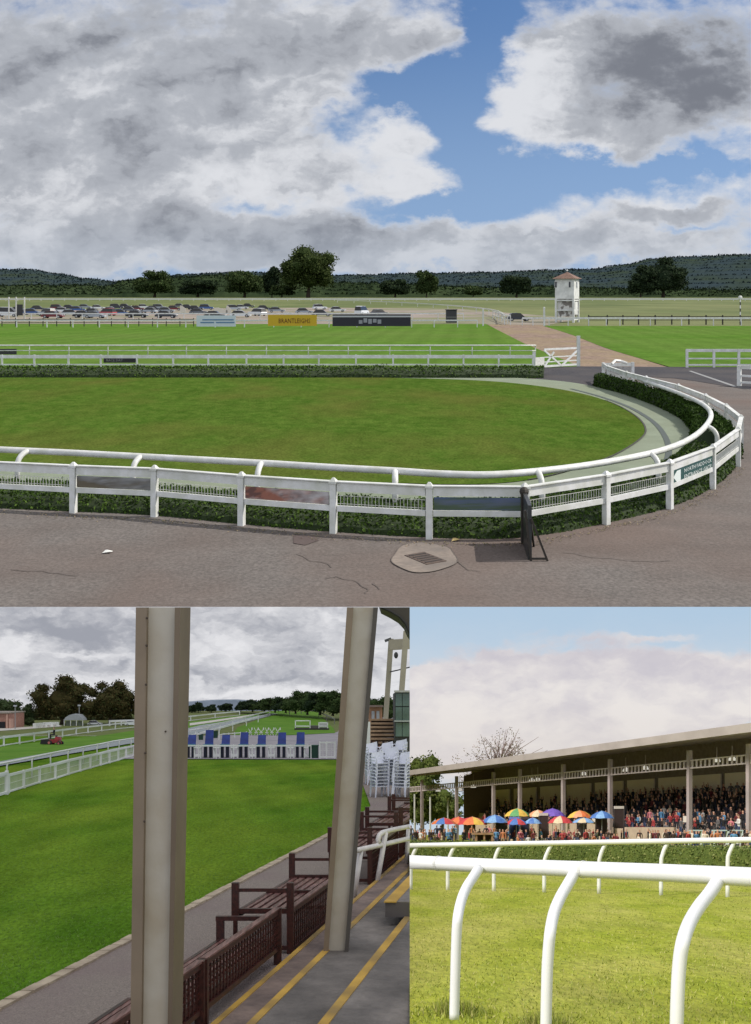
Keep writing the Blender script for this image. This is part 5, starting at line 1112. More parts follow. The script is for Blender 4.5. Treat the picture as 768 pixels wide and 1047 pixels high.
# ---------------------------------------------------------------- people
def person_base(pose):
    """one continuous skinned body, 1.72 m tall"""
    J = {'pel':(0,0,.95,.13,.10),'wst':(0,0,1.10,.12,.09),'chs':(0,.0,1.32,.155,.11),'nck':(0,0,1.47,.055,.055),'hd0':(0,-.01,1.55,.075,.085),'hd1':(0,-.015,1.64,.085,.10),'hd2':(0,-.005,1.70,.055,.07)}
    E = [('pel','wst'),('wst','chs'),('chs','nck'),('nck','hd0'),('hd0','hd1'),('hd1','hd2')]
    for s, n in ((-1,'l'),(1,'r')):
        if pose == 'sit':
            J.update({'hp'+n:(s*.10,-.02,.90,.09,.09),'kn'+n:(s*.13,-.42,.90,.065,.065),'an'+n:(s*.13,-.42,.50,.045,.045),'ft'+n:(s*.13,-.55,.46,.04,.03)})
        elif pose == 'walk':
            J.update({'hp'+n:(s*.10,0,.88,.09,.09),'kn'+n:(s*.11,-.10*s,.50,.065,.065),'an'+n:(s*.11,.10*s-.0,.10,.045,.045),'ft'+n:(s*.12,.10*s-.13,.04,.04,.03)})
        else:
            J.update({'hp'+n:(s*.10,0,.88,.09,.09),'kn'+n:(s*.11,-.01,.49,.065,.065),'an'+n:(s*.12,0,.09,.045,.045),'ft'+n:(s*.14,-.13,.04,.04,.03)})
        J['sh'+n] = (s*.19,0,1.39,.065,.06)
        if pose == 'cheer': J.update({'el'+n:(s*.33,-.06,1.55,.045,.045),'wr'+n:(s*.27,-.10,1.80,.032,.032),'hn'+n:(s*.26,-.11,1.90,.035,.025)})
        elif pose == 'sit' or pose == 'hold': J.update({'el'+n:(s*.25,-.03,1.14,.045,.045),'wr'+n:(s*.12,-.27,1.17,.032,.032),'hn'+n:(s*.06,-.33,1.22,.035,.025)})
        else: J.update({'el'+n:(s*.26,.02,1.13,.045,.045),'wr'+n:(s*.27,-.05,.90,.032,.032),'hn'+n:(s*.27,-.07,.80,.035,.025)})
        E += [('pel','hp'+n),('hp'+n,'kn'+n),('kn'+n,'an'+n),('an'+n,'ft'+n),('chs','sh'+n),('sh'+n,'el'+n),('el'+n,'wr'+n),('wr'+n,'hn'+n)]
    ks = list(J); me = bpy.data.meshes.new('b'); me.from_pydata([J[k][:3] for k in ks], [(ks.index(a), ks.index(b)) for a, b in E], [])
    o = bpy.data.objects.new('b', me); sc.collection.objects.link(o)
    m = o.modifiers.new('s', 'SKIN'); m.use_smooth_shade = True
    for i, k in enumerate(ks): me.skin_vertices[0].data[i].radius = J[k][3:5]
    me.skin_vertices[0].data[0].use_root = True
    sub = o.modifiers.new('d', 'SUBSURF'); sub.levels = 1
    bpy.context.view_layer.update()
    r = bpy.data.meshes.new_from_object(o.evaluated_get(bpy.context.evaluated_depsgraph_get()))
    bpy.data.objects.remove(o); return r
BASES = {p: person_base(p) for p in ('stand','sit','walk','cheer','hold')}
skin = mk('skin', rgb(206,160,136), rgb(190,142,120), rough=.6)
hairs = [mk('hair_%d' % i, c, rough=.7) for i, c in enumerate((rgb(40,30,24), rgb(96,70,46), rgb(150,140,130), rgb(28,24,22)))]
tops = {'black':rgb(30,28,32),'navy':rgb(34,38,60),'dark brown':rgb(62,46,40),'grey':rgb(104,100,102),'maroon':rgb(104,36,44),'cream':rgb(214,200,180),'white':rgb(226,222,220),'pink':rgb(214,130,138),'sky blue':rgb(86,136,176),'red':rgb(160,58,60),'olive green':rgb(82,84,60),'orange':rgb(186,118,78)}
legc = {'dark':rgb(36,36,44),'tan':rgb(160,134,108),'blue':rgb(58,72,104)}
_pm = {}
def person_mesh(pose, top, leg, hr):
    key = (pose, top, leg, hr)
    if key in _pm: return _pm[key]
    me = BASES[pose].copy(); me.materials.clear()
    for m in (skin, hairs[hr], flat(tops[top]), flat(legc[leg]), flat(rgb(26,24,24))): me.materials.append(m)
    for p in me.polygons:
        c = p.center; ax = abs(c.x); z = c.z; i = 2
        if z > 1.49: i = 1 if (z > 1.665 or c.y > .035 or (z > 1.60 and ax > .078)) else 0
        if z > 1.62 and pose == 'cheer' and ax > .15: i = 0
        elif z <= 1.49 and z > 1.45 and ax < .07: i = 0
        if pose == 'sit' or pose == 'hold':
            if ax < .10 and c.y < -.27 and 1.05 < z < 1.3: i = 0
        elif pose != 'cheer' and ax > .2 and z < .88: i = 0
        if i == 2:
            if pose == 'sit':
                if z < .99: i = 3
                if c.y < -.40 and z < .52: i = 4
            else:
                if z < .95 and ax < .2: i = 3
                if z < .10: i = 4
        p.material_index = i; p.use_smooth = True
    _pm[key] = me; return me
QUEUE = []
def person(*a, **kw):
    if kw.pop('now', False) or a[0] == 2: return person_now(*a, **kw)
    QUEUE.append((a, kw))
def person_now(k, x, y, h, rot, pose, top, leg='dark', hr=0, label='', group=None, s=1.0):
    o = bpy.data.objects.new('person', person_mesh(pose, top, leg, hr)); COL[k].objects.link(o)
    o.location = (x, y, h+GZ[k](y)-(.44*s if pose == 'sit' else 0)); o.rotation_euler = (0,0,rot); o.scale = (s,s,s); o['_k'] = k
    props(o, label, 'person', group); return o
# driver on the mower
person(2, MOWER[0], MOWER[1], MOWER[2]-.02, -math.pi/2, 'sit', 'black', 'dark', 3, 'person in dark clothes sitting on the red ride on mower', s=.72)
# the crowd on the covered terraces
rr = random.Random(11); nst = 0
look = math.atan2(gn.y, gn.x)-math.pi/2      # facing out of the stand
face = math.atan2(-gn.y, -gn.x)+math.pi/2
darkset = ['black','black','black','navy','navy','dark brown','dark brown','grey','black','maroon']
lightset = ['cream','white','pink','grey','maroon','red','navy','dark brown','sky blue']
for i in range(NT):
    o = 1.95+i*1.08; u = -1.0+i*.38
    t = tfor(490 if i < 4 else 502, o); tend = tfor(800, o)
    while t < tend:
        x, y = gp(t, o+rr.uniform(-.2,.2)); px = 384+x/y*1000
        dens = .6 if px < 560 else (.95 if px < 630 else 1.15)
        dens *= (.55 if i > 6 and px < 600 else 1)
        if px > 425 and rr.random() < dens*.88:
            pose = rr.choice(['stand','hold','stand','hold','cheer']) if i > 4 else rr.choice(['sit','hold','stand'])
            top = rr.choice(darkset if (i > 3 or rr.random() < .5) else lightset)
            lab = 'spectator in a %s top %s in the crowd on the covered terraces' % (top, {'sit':'sitting','hold':'holding something','stand':'standing','cheer':'with raised arms'}[pose])
            person(3, x, y, u+1.7, face+rr.uniform(-.5,.5), pose, top, rr.choice(['dark','dark','blue']), rr.randrange(4), lab, 'crowd on the covered terraces: %s, %s' % (top, pose), rr.uniform(.93,1.05)); nst += 1
        t += rr.uniform(.55,1.0)*(1.0 if px > 640 else 1.25)
print('stand people', nst)
# the betting ring crowd on the ground
cg = 0
for px in np.arange(421, 775, 2.9):
    for rep in range(2):
        if rr.random() < .25: continue
        if 628 < px < 660 and rr.random() < .5: continue
        base = rr.uniform(859.5, 864) if rep == 0 else rr.uniform(864.5, 867.5)
        p = px+rr.uniform(-1.4,1.4); x, y = ground(3, p, base)
        if (GL-Vector((x,y))).dot(gn) < .3 - 0 and (Vector((x,y))-GL).dot(gn) > -.5:
            y = y*.8; x = xat(p, y)
        pose = rr.choice(['stand','walk','hold','sit','stand']); top = rr.choice(lightset+['black','navy','dark brown','olive green','orange'])
        lab = 'racegoer in a %s top %s on the ground before the grandstand' % (top, {'sit':'sitting low','hold':'holding a paper','stand':'standing','walk':'walking'}[pose])
        person(3, x, y, 0 if pose != 'sit' else .02, rr.uniform(0,6.28), pose, top, rr.choice(['dark','blue','tan']), rr.randrange(4), lab, 'racegoers before the grandstand: %s, %s' % (top, pose), rr.uniform(.92,1.05)*(.9 if y > 100 else .82)); cg += 1
x, y = ground(3,459,869); person(3, x, y, 0, .3, 'hold', 'sky blue', 'dark', 0, 'person in a bright blue jacket near the left end of the hedge', s=.86)
x, y = ground(3,575,870); person(3, x, y, 0, -.5, 'hold', 'red', 'dark', 0, 'person in a bright red coat bending below the red umbrella', s=.82)
QUEUE = [q for q in QUEUE if 418.2 < 384+q[0][1]/q[0][2]*1000 < 769]
QUEUE.sort(key=lambda q: (0 if 'label' in q[1] or (len(q[0]) > 9 and q[0][10-1].startswith('person')) else 1, q[0][2]))
print('people', len(QUEUE))
for a, kw in QUEUE[:296]: person_now(*a, **kw)
if len(QUEUE) > 296:
    mb = MB(); mats = []; 
    for a, kw in QUEUE[296:]:
        k, x, y, h, rot, pose, top, leg, hr = a[:9]; me = person_mesh(pose, top, leg, hr); c, n_ = math.cos(rot), math.sin(rot); base = h-(.44 if pose == 'sit' else 0)
        idx = []
        for m in me.materials:
            if m not in mats: mats.append(m)
            idx.append(mats.index(m))
        o_ = len(mb.v); mb.v += [(x+v.co.x*c-v.co.y*n_, y+v.co.x*n_+v.co.y*c, v.co.z+base+GZ[3](y)-GZ[3](y+v.co.x*n_+v.co.y*c)) for v in me.vertices]
        for p in me.polygons: mb.f.append([i+o_ for i in p.vertices]); mb.mi.append(idx[p.material_index])
    emit(mb, 'distant_crowd', mats, k=3, kind='stuff', label='farthest part of the crowd under the grandstand roof and behind the umbrellas', smooth=True)
# ---------------------------------------------------------------- umbrellas and bookmakers' pitches
UC = {'blue':rgb(78,118,184),'red':rgb(200,66,70),'yellow':rgb(226,184,78),'green':rgb(98,160,98),'orange':rgb(222,120,68),'purple':rgb(112,84,176),'pale':rgb(216,196,160),'sky':rgb(130,170,214),'peach':rgb(226,156,112)}
def umbrella(px, yb, w, h, cols, label, tilt=0.0, Y=None):
    Y = Y or 80; X = xat(px, Y); s = Y/F; r = w*s/2; z = high(3, Y, yb); hh = h*s
    t = thing('umbrella', label, 'umbrella', 3, X, Y, 0, 'bookmakers umbrellas')
    n = 8; mb = MB(); rings = [(1.0,0),(.78,.42),(.45,.78),(.0,1.0)]
    for a, (rr_, zz_) in enumerate(rings[:-1]):
        for j in range(n*2): mb.v.append((X+r*rr_*math.cos(j*math.pi/n), Y+r*rr_*math.sin(j*math.pi/n), z+hh*zz_-(.04*r if j % 2 and a == 0 else 0)+tilt*rr_*math.cos(j*math.pi/n)))
    mb.v.append((X,Y,z+hh)); m = n*2
    for a in range(2):
        for j in range(m): mb.f.append([a*m+j,a*m+(j+1)%m,(a+1)*m+(j+1)%m,(a+1)*m+j]); mb.mi.append((j//2) % len(cols))
    for j in range(m): mb.f.append([2*m+j,2*m+(j+1)%m,3*m]); mb.mi.append((j//2) % len(cols))
    emit(mb, 'canopy', [flat(UC[c], .6) for c in cols], t)
    mb = MB(); mb.tube([(X,Y,0),(X,Y,z+hh*1.06)], .022, 6); emit(mb, 'pole', flat(rgb(170,170,170)), t)
    mb = MB()
    for j in range(n): mb.tube([(X,Y,z+hh*.95),(X+r*math.cos(j*2*math.pi/n)*.95,Y+r*math.sin(j*2*math.pi/n)*.95,z+.01)],.012,4)
    emit(mb, 'ribs', flat(rgb(120,120,120)), t)
for a in ((454,842.5,26,6.5,['orange','blue','red','orange'],'orange red and blue umbrella, leftmost of the row'),(469,842,24,7,['red','red','orange'],'plain red umbrella second from the left',0,84),(483,843,31,8,['yellow','red','orange'],'yellow and red umbrella between the red and blue ones'),
    (506,841,27,8,['blue','sky'],'plain blue umbrella left of the green and yellow one'),(529,834.5,27,8,['yellow','green'],'green and yellow umbrella standing higher than its neighbours',0,84),(528,843,24,6.5,['red','blue'],'red umbrella with a blue panel below the green and yellow one'),
    (550,835,22,7,['peach','peach','pale'],'peach umbrella left of the purple one',0,84),(545,842,18,6,['sky','blue'],'small light blue umbrella below the peach one'),(565,834.5,27,8,['purple'],'purple umbrella in the middle of the row',0,82),
    (573,841.5,26,7.5,['red','red','pale'],'red umbrella with a pale panel below the purple one'),(593,836,26,7.5,['orange','yellow','peach'],'orange and yellow umbrella right of the purple one',0,83),(597,841,24,5,['sky','pale'],'pale blue umbrella below the orange and yellow one'),(615.5,836.5,25,7.5,['blue','sky'],'blue umbrella at the right end of the row')):
    umbrella(*a)
for px, w, y0, y1, c, l in ((526,10,838,858,rgb(32,44,100),'tall navy betting board with a pale blue frame, left of the others'),(513,11,842,860,rgb(42,34,36),'dark betting board under the plain blue umbrella'),(537,8,838,856,rgb(36,34,66),'narrow dark blue betting board under the small light blue umbrella'),(556,9,834,857,rgb(58,42,42),'tall brown betting board left of the red umbrella'),(595,9,838,856,rgb(98,88,96),'grey betting board under the pale blue umbrella'),(615,11,836,855,rgb(52,36,38),'dark betting board under the blue umbrella at the right end'),(633,10,827,847,rgb(56,40,40),'dark betting board with a white top, farthest right')):
    Y = 81; X = xat(px,Y); s = Y/F; z0, z1 = high(3,Y,y1), high(3,Y,y0); t = thing('betting_board', l, 'board', 3, X, Y, 0)
    mb = MB(); mb.box(X-w*s/2,X+w*s/2,Y,Y+.08,z0,z1); emit(mb,'panel',flat(c),t)
    fc = flat(rgb(120,140,210)) if px == 526 else flat(rgb(70,60,60)); mb = MB()
    for a in (-1,1): mb.box(X+a*w*s/2-.05,X+a*w*s/2+.05,Y-.03,Y+.1,0,z1)
    emit(mb,'frame',fc,t)
    mb = MB(); mb.box(X-w*s/2,X+w*s/2,Y-.05,Y+.1,z1,z1+.22); emit(mb,'header',flat(rgb(206,196,190)) if px in (633,556) else fc,t)
t = thing('wooden_counter', 'pale wooden counter with an open front among the people at the left', 'counter', 3, xat(494,72), 72, 0)
Y = 72; a, b = xat(487,Y), xat(503,Y); wd = mk('pale_wood', rgb(168,134,104), rgb(140,108,82), rough=.8, scale=3)
mb = MB(); mb.box(a-.3,b+.1,Y-.3,Y+.6,high(3,Y,853.5),high(3,Y,851.5)); emit(mb,'top',wd,t)
for x in (a, (a+b)/2, b):
    mb = MB(); mb.box(x-.06,x+.06,Y-.2,Y+.5,0,high(3,Y,853.5)); emit(mb,'side',wd,t)
mb = MB(); mb.box(a,b,Y+.45,Y+.5,0,high(3,Y,853.5)); emit(mb,'back',flat(rgb(70,52,42)),t)
for px, l in ((712,'pale blue and white folding table among the seated people, left of the benches'),(738,'low white bench among the seated people, nearer the middle'),(752,'low white bench among the seated people, nearer the right edge')):
    Y = 66; X = xat(px,Y); w = .45 if px == 712 else .55; t = thing('folding_table' if px == 712 else 'white_bench', l, 'table' if px == 712 else 'bench', 3, X, Y, 0)
    z = high(3,Y,849); mb = MB(); mb.box(X-w,X+w,Y,Y+.4,z-.05,z+.03); emit(mb,'top' if px == 712 else 'seat',flat(rgb(190,206,206)),t)
    for a in (-1,1):
        mb = MB(); mb.box(X+a*w*.9-.03,X+a*w*.9+.03,Y,Y+.35,0,z-.05); emit(mb,'leg',flat(rgb(200,210,208)),t)
for px, y, l in ((548,858,'low orange crate on the grass beneath the small light blue umbrella'),(533,859,'low pink bag on the grass in front of the tall navy board')):
    X, Y = ground(3,px,868); t = thing('crate' if px == 548 else 'bag', l, 'crate' if px == 548 else 'bag', 3, X, Y); mb = MB(); mb.obox(X,Y,0,.5,.4,.38,.2,.85); emit(mb,'body',flat(rgb(206,120,96)),t)
    mb = MB(); mb.tube([(X-.14,Y,.36),(X-.08,Y,.5),(X+.08,Y,.5),(X+.14,Y,.36)],.015,5); emit(mb,'handle',flat(rgb(80,50,46)),t)
# trees behind the stand
sunm = leafset('spring', [(.09,.12,.03,1),(.13,.16,.04,1),(.17,.19,.06,1)]); bareb = mk('bare_twigs', rgb(140,120,116), rgb(118,100,98))
tree(3, 432, 851, 52, 88, sunm, mk('bark3', rgb(110,96,84)), 'open leafy tree at the left end of the grandstand, rising above its roof', Y=150, n=1900, clumps=18, leafpx=1.5, trunk=.2)
tree(3, 452, 853, 46, 56, sunm, bpy.data.materials['bark3'], 'light green tree seen through the open end of the grandstand', Y=147, n=1700, clumps=16, leafpx=1.5, trunk=.2)
tree(3, 424, 853, 34, 58, sunm, bpy.data.materials['bark3'], 'pale green tree at the left border, seen under the grandstand roof', Y=145, n=1200, clumps=14, leafpx=1.5, trunk=.2)
tree(3, 506, 853, 84, 108, leafset('buds', [rgb(150,132,124), rgb(128,120,96)]), bareb, 'nearly bare twiggy tree rising above the grandstand roof', Y=152, n=3200, clumps=22, leafpx=.9, bare=True, trunk=.3)
for px, yt in ((424,812),(440,815),(458,816)):
    X = xat(px,136); mb = MB(); mb.tube([(X,136,0),(X,136,high(3,136,yt))],.12,6); emit(mb,'flag_pole',white,k=3,label='white pole in the gap at the left end of the grandstand',cat='pole',group='white poles at the end of the grandstand')
# ================================================================ skies
def blobs(nt, vec, items):
    N = nt.nodes; L = nt.links; acc = None
    for cx, cy, sx, sy, amp in items:
        mp = N.new('ShaderNodeVectorMath'); mp.operation = 'SUBTRACT'; L.new(vec, mp.inputs[0]); mp.inputs[1].default_value = (cx/100, cy/100, 0)
        m2 = N.new('ShaderNodeVectorMath'); m2.operation = 'MULTIPLY'; L.new(mp.outputs[0], m2.inputs[0]); m2.inputs[1].default_value = (100/sx, 100/sy, 0)
        dt = N.new('ShaderNodeVectorMath'); dt.operation = 'DOT_PRODUCT'; L.new(m2.outputs[0], dt.inputs[0]); L.new(m2.outputs[0], dt.inputs[1])
        ng = N.new('ShaderNodeMath'); ng.operation = 'MULTIPLY'; L.new(dt.outputs['Value'], ng.inputs[0]); ng.inputs[1].default_value = -1
        ex = N.new('ShaderNodeMath'); ex.operation = 'EXPONENT'; L.new(ng.outputs[0], ex.inputs[0])
        ml = N.new('ShaderNodeMath'); ml.operation = 'MULTIPLY_ADD'; L.new(ex.outputs[0], ml.inputs[0]); ml.inputs[1].default_value = amp
        if acc is not None: L.new(acc, ml.inputs[2])
        else: ml.inputs[2].default_value = 0
        acc = ml.outputs[0]
    return acc
def noise(nt, vec, scale, detail=8, rough=.55, stretch=(1,1,1), dist=0.0):
    N = nt.nodes; L = nt.links; mp = N.new('ShaderNodeMapping'); mp.inputs['Scale'].default_value = stretch; L.new(vec, mp.inputs['Vector'])
    n = N.new('ShaderNodeTexNoise'); n.inputs['Scale'].default_value = scale; n.inputs['Detail'].default_value = detail; n.inputs['Roughness'].default_value = rough; n.inputs['Distortion'].default_value = dist
    L.new(mp.outputs[0], n.inputs['Vector']); return n
def math2(nt, op, a, b=None, c=None):
    m = nt.nodes.new('ShaderNodeMath'); m.operation = op
    for i, v in enumerate((a, b, c)):
        if v is None: continue
        if isinstance(v, (int, float)): m.inputs[i].default_value = v
        else: nt.links.new(v, m.inputs[i])
    return m.outputs[0]
def sstep(nt, v, a, b, lo=0, hi=1):
    m = nt.nodes.new('ShaderNodeMapRange'); m.interpolation_type = 'SMOOTHSTEP'; m.inputs['From Min'].default_value = a; m.inputs['From Max'].default_value = b
    m.inputs['To Min'].default_value = lo; m.inputs['To Max'].default_value = hi; nt.links.new(v, m.inputs['Value']); return m.outputs[0]
def mixc(nt, f, a, b):
    m = nt.nodes.new('ShaderNodeMix'); m.data_type = 'RGBA'; nt.links.new(f, m.inputs['Factor']) if not isinstance(f, (int,float)) else setattr(m.inputs['Factor'],'default_value',f)
    for n, v in (('A', a), ('B', b)):
        if isinstance(v, tuple): m.inputs[n].default_value = v
        else: nt.links.new(v, m.inputs[n])
    return m.outputs['Result']
def warped(nt, vec, amt, scale, stretch=(1,1,1)):
    n = noise(nt, vec, scale, 6, .6, stretch); N = nt.nodes
    s = N.new('ShaderNodeVectorMath'); s.operation = 'SUBTRACT'; nt.links.new(n.outputs['Color'], s.inputs[0]); s.inputs[1].default_value = (.5,.5,.5)
    m = N.new('ShaderNodeVectorMath'); m.operation = 'SCALE'; nt.links.new(s.outputs[0], m.inputs[0]); m.inputs['Scale'].default_value = amt
    a = N.new('ShaderNodeVectorMath'); a.operation = 'ADD'; nt.links.new(vec, a.inputs[0]); nt.links.new(m.outputs[0], a.inputs[1]); return a.outputs[0]
SUN_AZ = math.radians(84); SUN_EL = math.radians(47)
world = bpy.data.worlds.new('World'); sc.world = world; world.use_nodes = True
nt = world.node_tree; N = nt.nodes; L = nt.links; bgn = N['Background']; STR = 0.1
sky = N.new('ShaderNodeTexSky'); sky.sky_type = 'NISHITA'; sky.sun_disc = False; sky.sun_elevation = SUN_EL; sky.sun_rotation = SUN_AZ
tc = N.new('ShaderNodeTexCoord'); sx = N.new('ShaderNodeSeparateXYZ'); L.new(tc.outputs['Generated'], sx.inputs[0])
dy = math2(nt, 'MAXIMUM', sx.outputs['Y'], .03)
u = math2(nt, 'MULTIPLY_ADD', math2(nt, 'DIVIDE', sx.outputs['X'], dy), 10.0, 3.84)
v = math2(nt, 'MULTIPLY_ADD', math2(nt, 'DIVIDE', sx.outputs['Z'], dy), -10.0, 7.0)
cb = N.new('ShaderNodeCombineXYZ'); L.new(u, cb.inputs[0]); L.new(v, cb.inputs[1]); V = cb.outputs[0]
W = warped(nt, V, .9, 1.3, (1,1.5,1))
dens = blobs(nt, W, [(60,90,260,120,1.0),(300,120,120,60,.65),(350,35,110,50,.8),(430,40,45,22,.5),(405,138,46,18,.5),(440,178,70,16,.8),(200,215,300,50,.8),(690,80,120,70,1.05),(530,100,55,38,.85),(590,40,70,35,.7),(620,140,75,22,.75),
    (690,218,95,26,.8),(540,245,160,22,.7),(384,262,500,20,.9),(560,200,110,14,.25),
    (502,30,26,50,-1.3),(425,92,60,24,-1.6),(468,125,26,36,-1.0),(520,174,80,22,-1.1),(545,192,60,12,-.45),(440,212,120,14,-.6),(335,132,44,15,-.75),(262,212,45,9,-.6),(455,204,60,12,-.5),(560,240,40,6,-.5),(690,232,60,5,-.5),(560,180,60,11,-.5),(710,172,70,7,-.6),(625,172,50,8,-.35)])
f1 = noise(nt, V, 1.1, 9, .58, (1,1.7,1), .3).outputs['Fac']
f2 = noise(nt, V, 3.4, 8, .6, (1,1.5,1)).outputs['Fac']
dens = math2(nt, 'ADD', dens, math2(nt, 'ADD', sstep(nt, sx.outputs['Z'], .59, .68, 0, .75), sstep(nt, sx.outputs['Y'], .62, .35, 0, .6)))  # extra cloud cover out of view, added for neutral fill light
D = math2(nt, 'ADD', dens, math2(nt, 'MULTIPLY_ADD', f1, 1.5, -.75)); D = math2(nt, 'ADD', D, math2(nt, 'MULTIPLY_ADD', f2, .8, -.4))
cov = sstep(nt, D, -.02, .78)
shade = blobs(nt, W, [(670,80,110,48,.62),(740,60,80,60,.5),(60,50,220,70,.26),(60,150,160,40,.20),(250,235,220,22,.35),(690,215,80,14,.30),(250,60,160,60,.08),(520,30,600,35,.12),(430,168,45,14,-.25),(545,90,55,40,-.5),(420,125,60,26,-.35),(690,190,70,12,-.35)])
def relief(nt, vec, scale, st, off, detail=7, rough=.52):
    ad = nt.nodes.new('ShaderNodeVectorMath'); ad.operation = 'ADD'; nt.links.new(vec, ad.inputs[0]); ad.inputs[1].default_value = off
    a = noise(nt, vec, scale, detail, rough, st, .25).outputs['Fac']; b = noise(nt, ad.outputs[0], scale, detail, rough, st, .25).outputs['Fac']
    return math2(nt, 'SUBTRACT', b, a)
f3 = noise(nt, V, 1.0, 5, .5, (1,1.8,1), .2).outputs['Fac']
rl = math2(nt, 'ADD', math2(nt, 'MULTIPLY', relief(nt, W, 1.6, (1,1.5,1), (-.16,-.22,0), 5, .45), .95), math2(nt, 'MULTIPLY', relief(nt, W, 4.2, (1,1.4,1), (-.05,-.07,0), 5, .5), .55))
f4 = noise(nt, warped(nt, V, .25, 5.0), 5.0, 7, .6, (1,1.4,1)).outputs['Fac']
sh = math2(nt, 'ADD', math2(nt, 'ADD', shade, math2(nt, 'MULTIPLY_ADD', f3, .9, -.24)), math2(nt, 'MULTIPLY_ADD', rl, .6, math2(nt, 'MULTIPLY_ADD', f4, .16, -.08)))
k_ = 1/STR
def em(r, g_, b, m=1.0): c = rgb(r, g_, b); return (c[0]*k_*m, c[1]*k_*m, c[2]*k_*m, 1)
edge = sstep(nt, D, .3, 1.1)
sh2 = math2(nt, 'MULTIPLY', sstep(nt, sh, -.15, 1.0), math2(nt, 'MULTIPLY_ADD', edge, .75, .25))
ccol = mixc(nt, sstep(nt, sh2, 0, .45), em(222,224,229), em(176,180,188)); ccol = mixc(nt, sstep(nt, sh2, .4, 1.0), ccol, em(122,126,136))
low = sstep(nt, v, 2.0, 2.9)
ccol = mixc(nt, math2(nt, 'MULTIPLY', low, .55), ccol, em(172,182,196))
skc = N.new('ShaderNodeVectorMath'); skc.operation = 'MULTIPLY'; L.new(sky.outputs[0], skc.inputs[0]); skc.inputs[1].default_value = (.80,1.06,1.30)
bluec = mixc(nt, sstep(nt, v, -.2, 2.7, 0, .62), skc.outputs[0], em(160,188,220))
up_ = sstep(nt, sx.outputs['Z'], .60, .95, 1.0, 1.2); back_ = sstep(nt, sx.outputs['Y'], .55, .0, 1.0, 1.15)
gain = math2(nt, 'MAXIMUM', up_, back_); gv = N.new('ShaderNodeVectorMath'); gv.operation = 'SCALE'; L.new(ccol, gv.inputs[0]); L.new(gain, gv.inputs['Scale']); ccol = gv.outputs[0]   # unseen clouds overhead and behind the camera brightened as added fill
L.new(mixc(nt, cov, bluec, ccol), bgn.inputs['Color']); bgn.inputs['Strength'].default_value = STR
SKYMUL = skc
# backdrops for the two lower places: big sky sheets standing behind everything
def backdrop(k, name, px0, px1, Y, ybot, build):
    m = bpy.data.materials.new(name+'_sky'); m.use_nodes = True; nt = m.node_tree; N = nt.nodes; L = nt.links
    for n in list(N): N.remove(n)
    out = N.new('ShaderNodeOutputMaterial'); e = N.new('ShaderNodeEmission'); L.new(e.outputs[0], out.inputs[0])
    tc = N.new('ShaderNodeTexCoord'); s = N.new('ShaderNodeVectorMath'); s.operation = 'SCALE'; s.inputs['Scale'].default_value = 10.0/Y
    L.new(tc.outputs['Object'], s.inputs[0]); sp_ = N.new('ShaderNodeSeparateXYZ'); L.new(s.outputs[0], sp_.inputs[0]); cb = N.new('ShaderNodeCombineXYZ')
    L.new(math2(nt, 'ADD', sp_.outputs['X'], 3.84), cb.inputs[0]); L.new(math2(nt, 'MULTIPLY_ADD', sp_.outputs['Z'], -1.0, 7.0), cb.inputs[1])
    L.new(build(nt, cb.outputs[0]), e.inputs['Color'])
    z0, z1 = (CY-ybot)/F*Y, (CY-620.5)/F*Y
    me = bpy.data.meshes.new(name); n = 1
    vs = [(xat(px0,Y),Y,z0),(xat(px1,Y),Y,z0),(xat(px1,Y),Y,z1),(xat(px0,Y),Y,z1)]; vs += [(x,y+1,z) for x,y,z in vs]
    vs = [(x, y, z) for x, y, z in vs]
    me.from_pydata([(x, y-Y, z) for x,y,z in vs], [], [(0,1,2,3),(7,6,5,4),(0,4,5,1),(1,5,6,2),(2,6,7,3),(3,7,4,0)]); me.materials.append(m)
    o = bpy.data.objects.new(name, me); COL[k].objects.link(o); o.location = (0, Y, 0); o['kind'] = 'structure'; o['_k'] = k
    return o
def sky2(nt, V):
    W = warped(nt, V, .5, 2.2, (1,2,1))
    a = noise(nt, W, 1.6, 8, .58, (1,2.2,1), .3).outputs['Fac']; b = noise(nt, W, 5, 7, .6, (1,2.6,1)).outputs['Fac']
    d = blobs(nt, W, [(90,650,80,14,.45),(50,635,90,22,.3),(250,640,90,10,.1),(300,690,80,9,.3),(110,682,60,9,.2),(100,668,60,5,-.5),(10,660,25,12,-.5),(240,708,90,6,-.3),(230,660,40,14,-.3),(385,665,30,25,-.15),(330,660,60,14,.15)])
    rl = math2(nt, 'ADD', math2(nt, 'MULTIPLY', relief(nt, W, 2.2, (1,2.0,1), (-.08,-.12,0), 5, .45), .7), math2(nt, 'MULTIPLY', relief(nt, W, 6, (1,1.9,1), (-.03,-.045,0), 5, .5), .35))
    s = math2(nt, 'ADD', d, math2(nt, 'ADD', math2(nt, 'MULTIPLY_ADD', a, 1.2, -.35), math2(nt, 'MULTIPLY_ADD', b, .25, -.12)))
    c = mixc(nt, sstep(nt, math2(nt, 'ADD', s, rl), -.2, .85), rgb(230,230,233), rgb(158,161,171)); return c
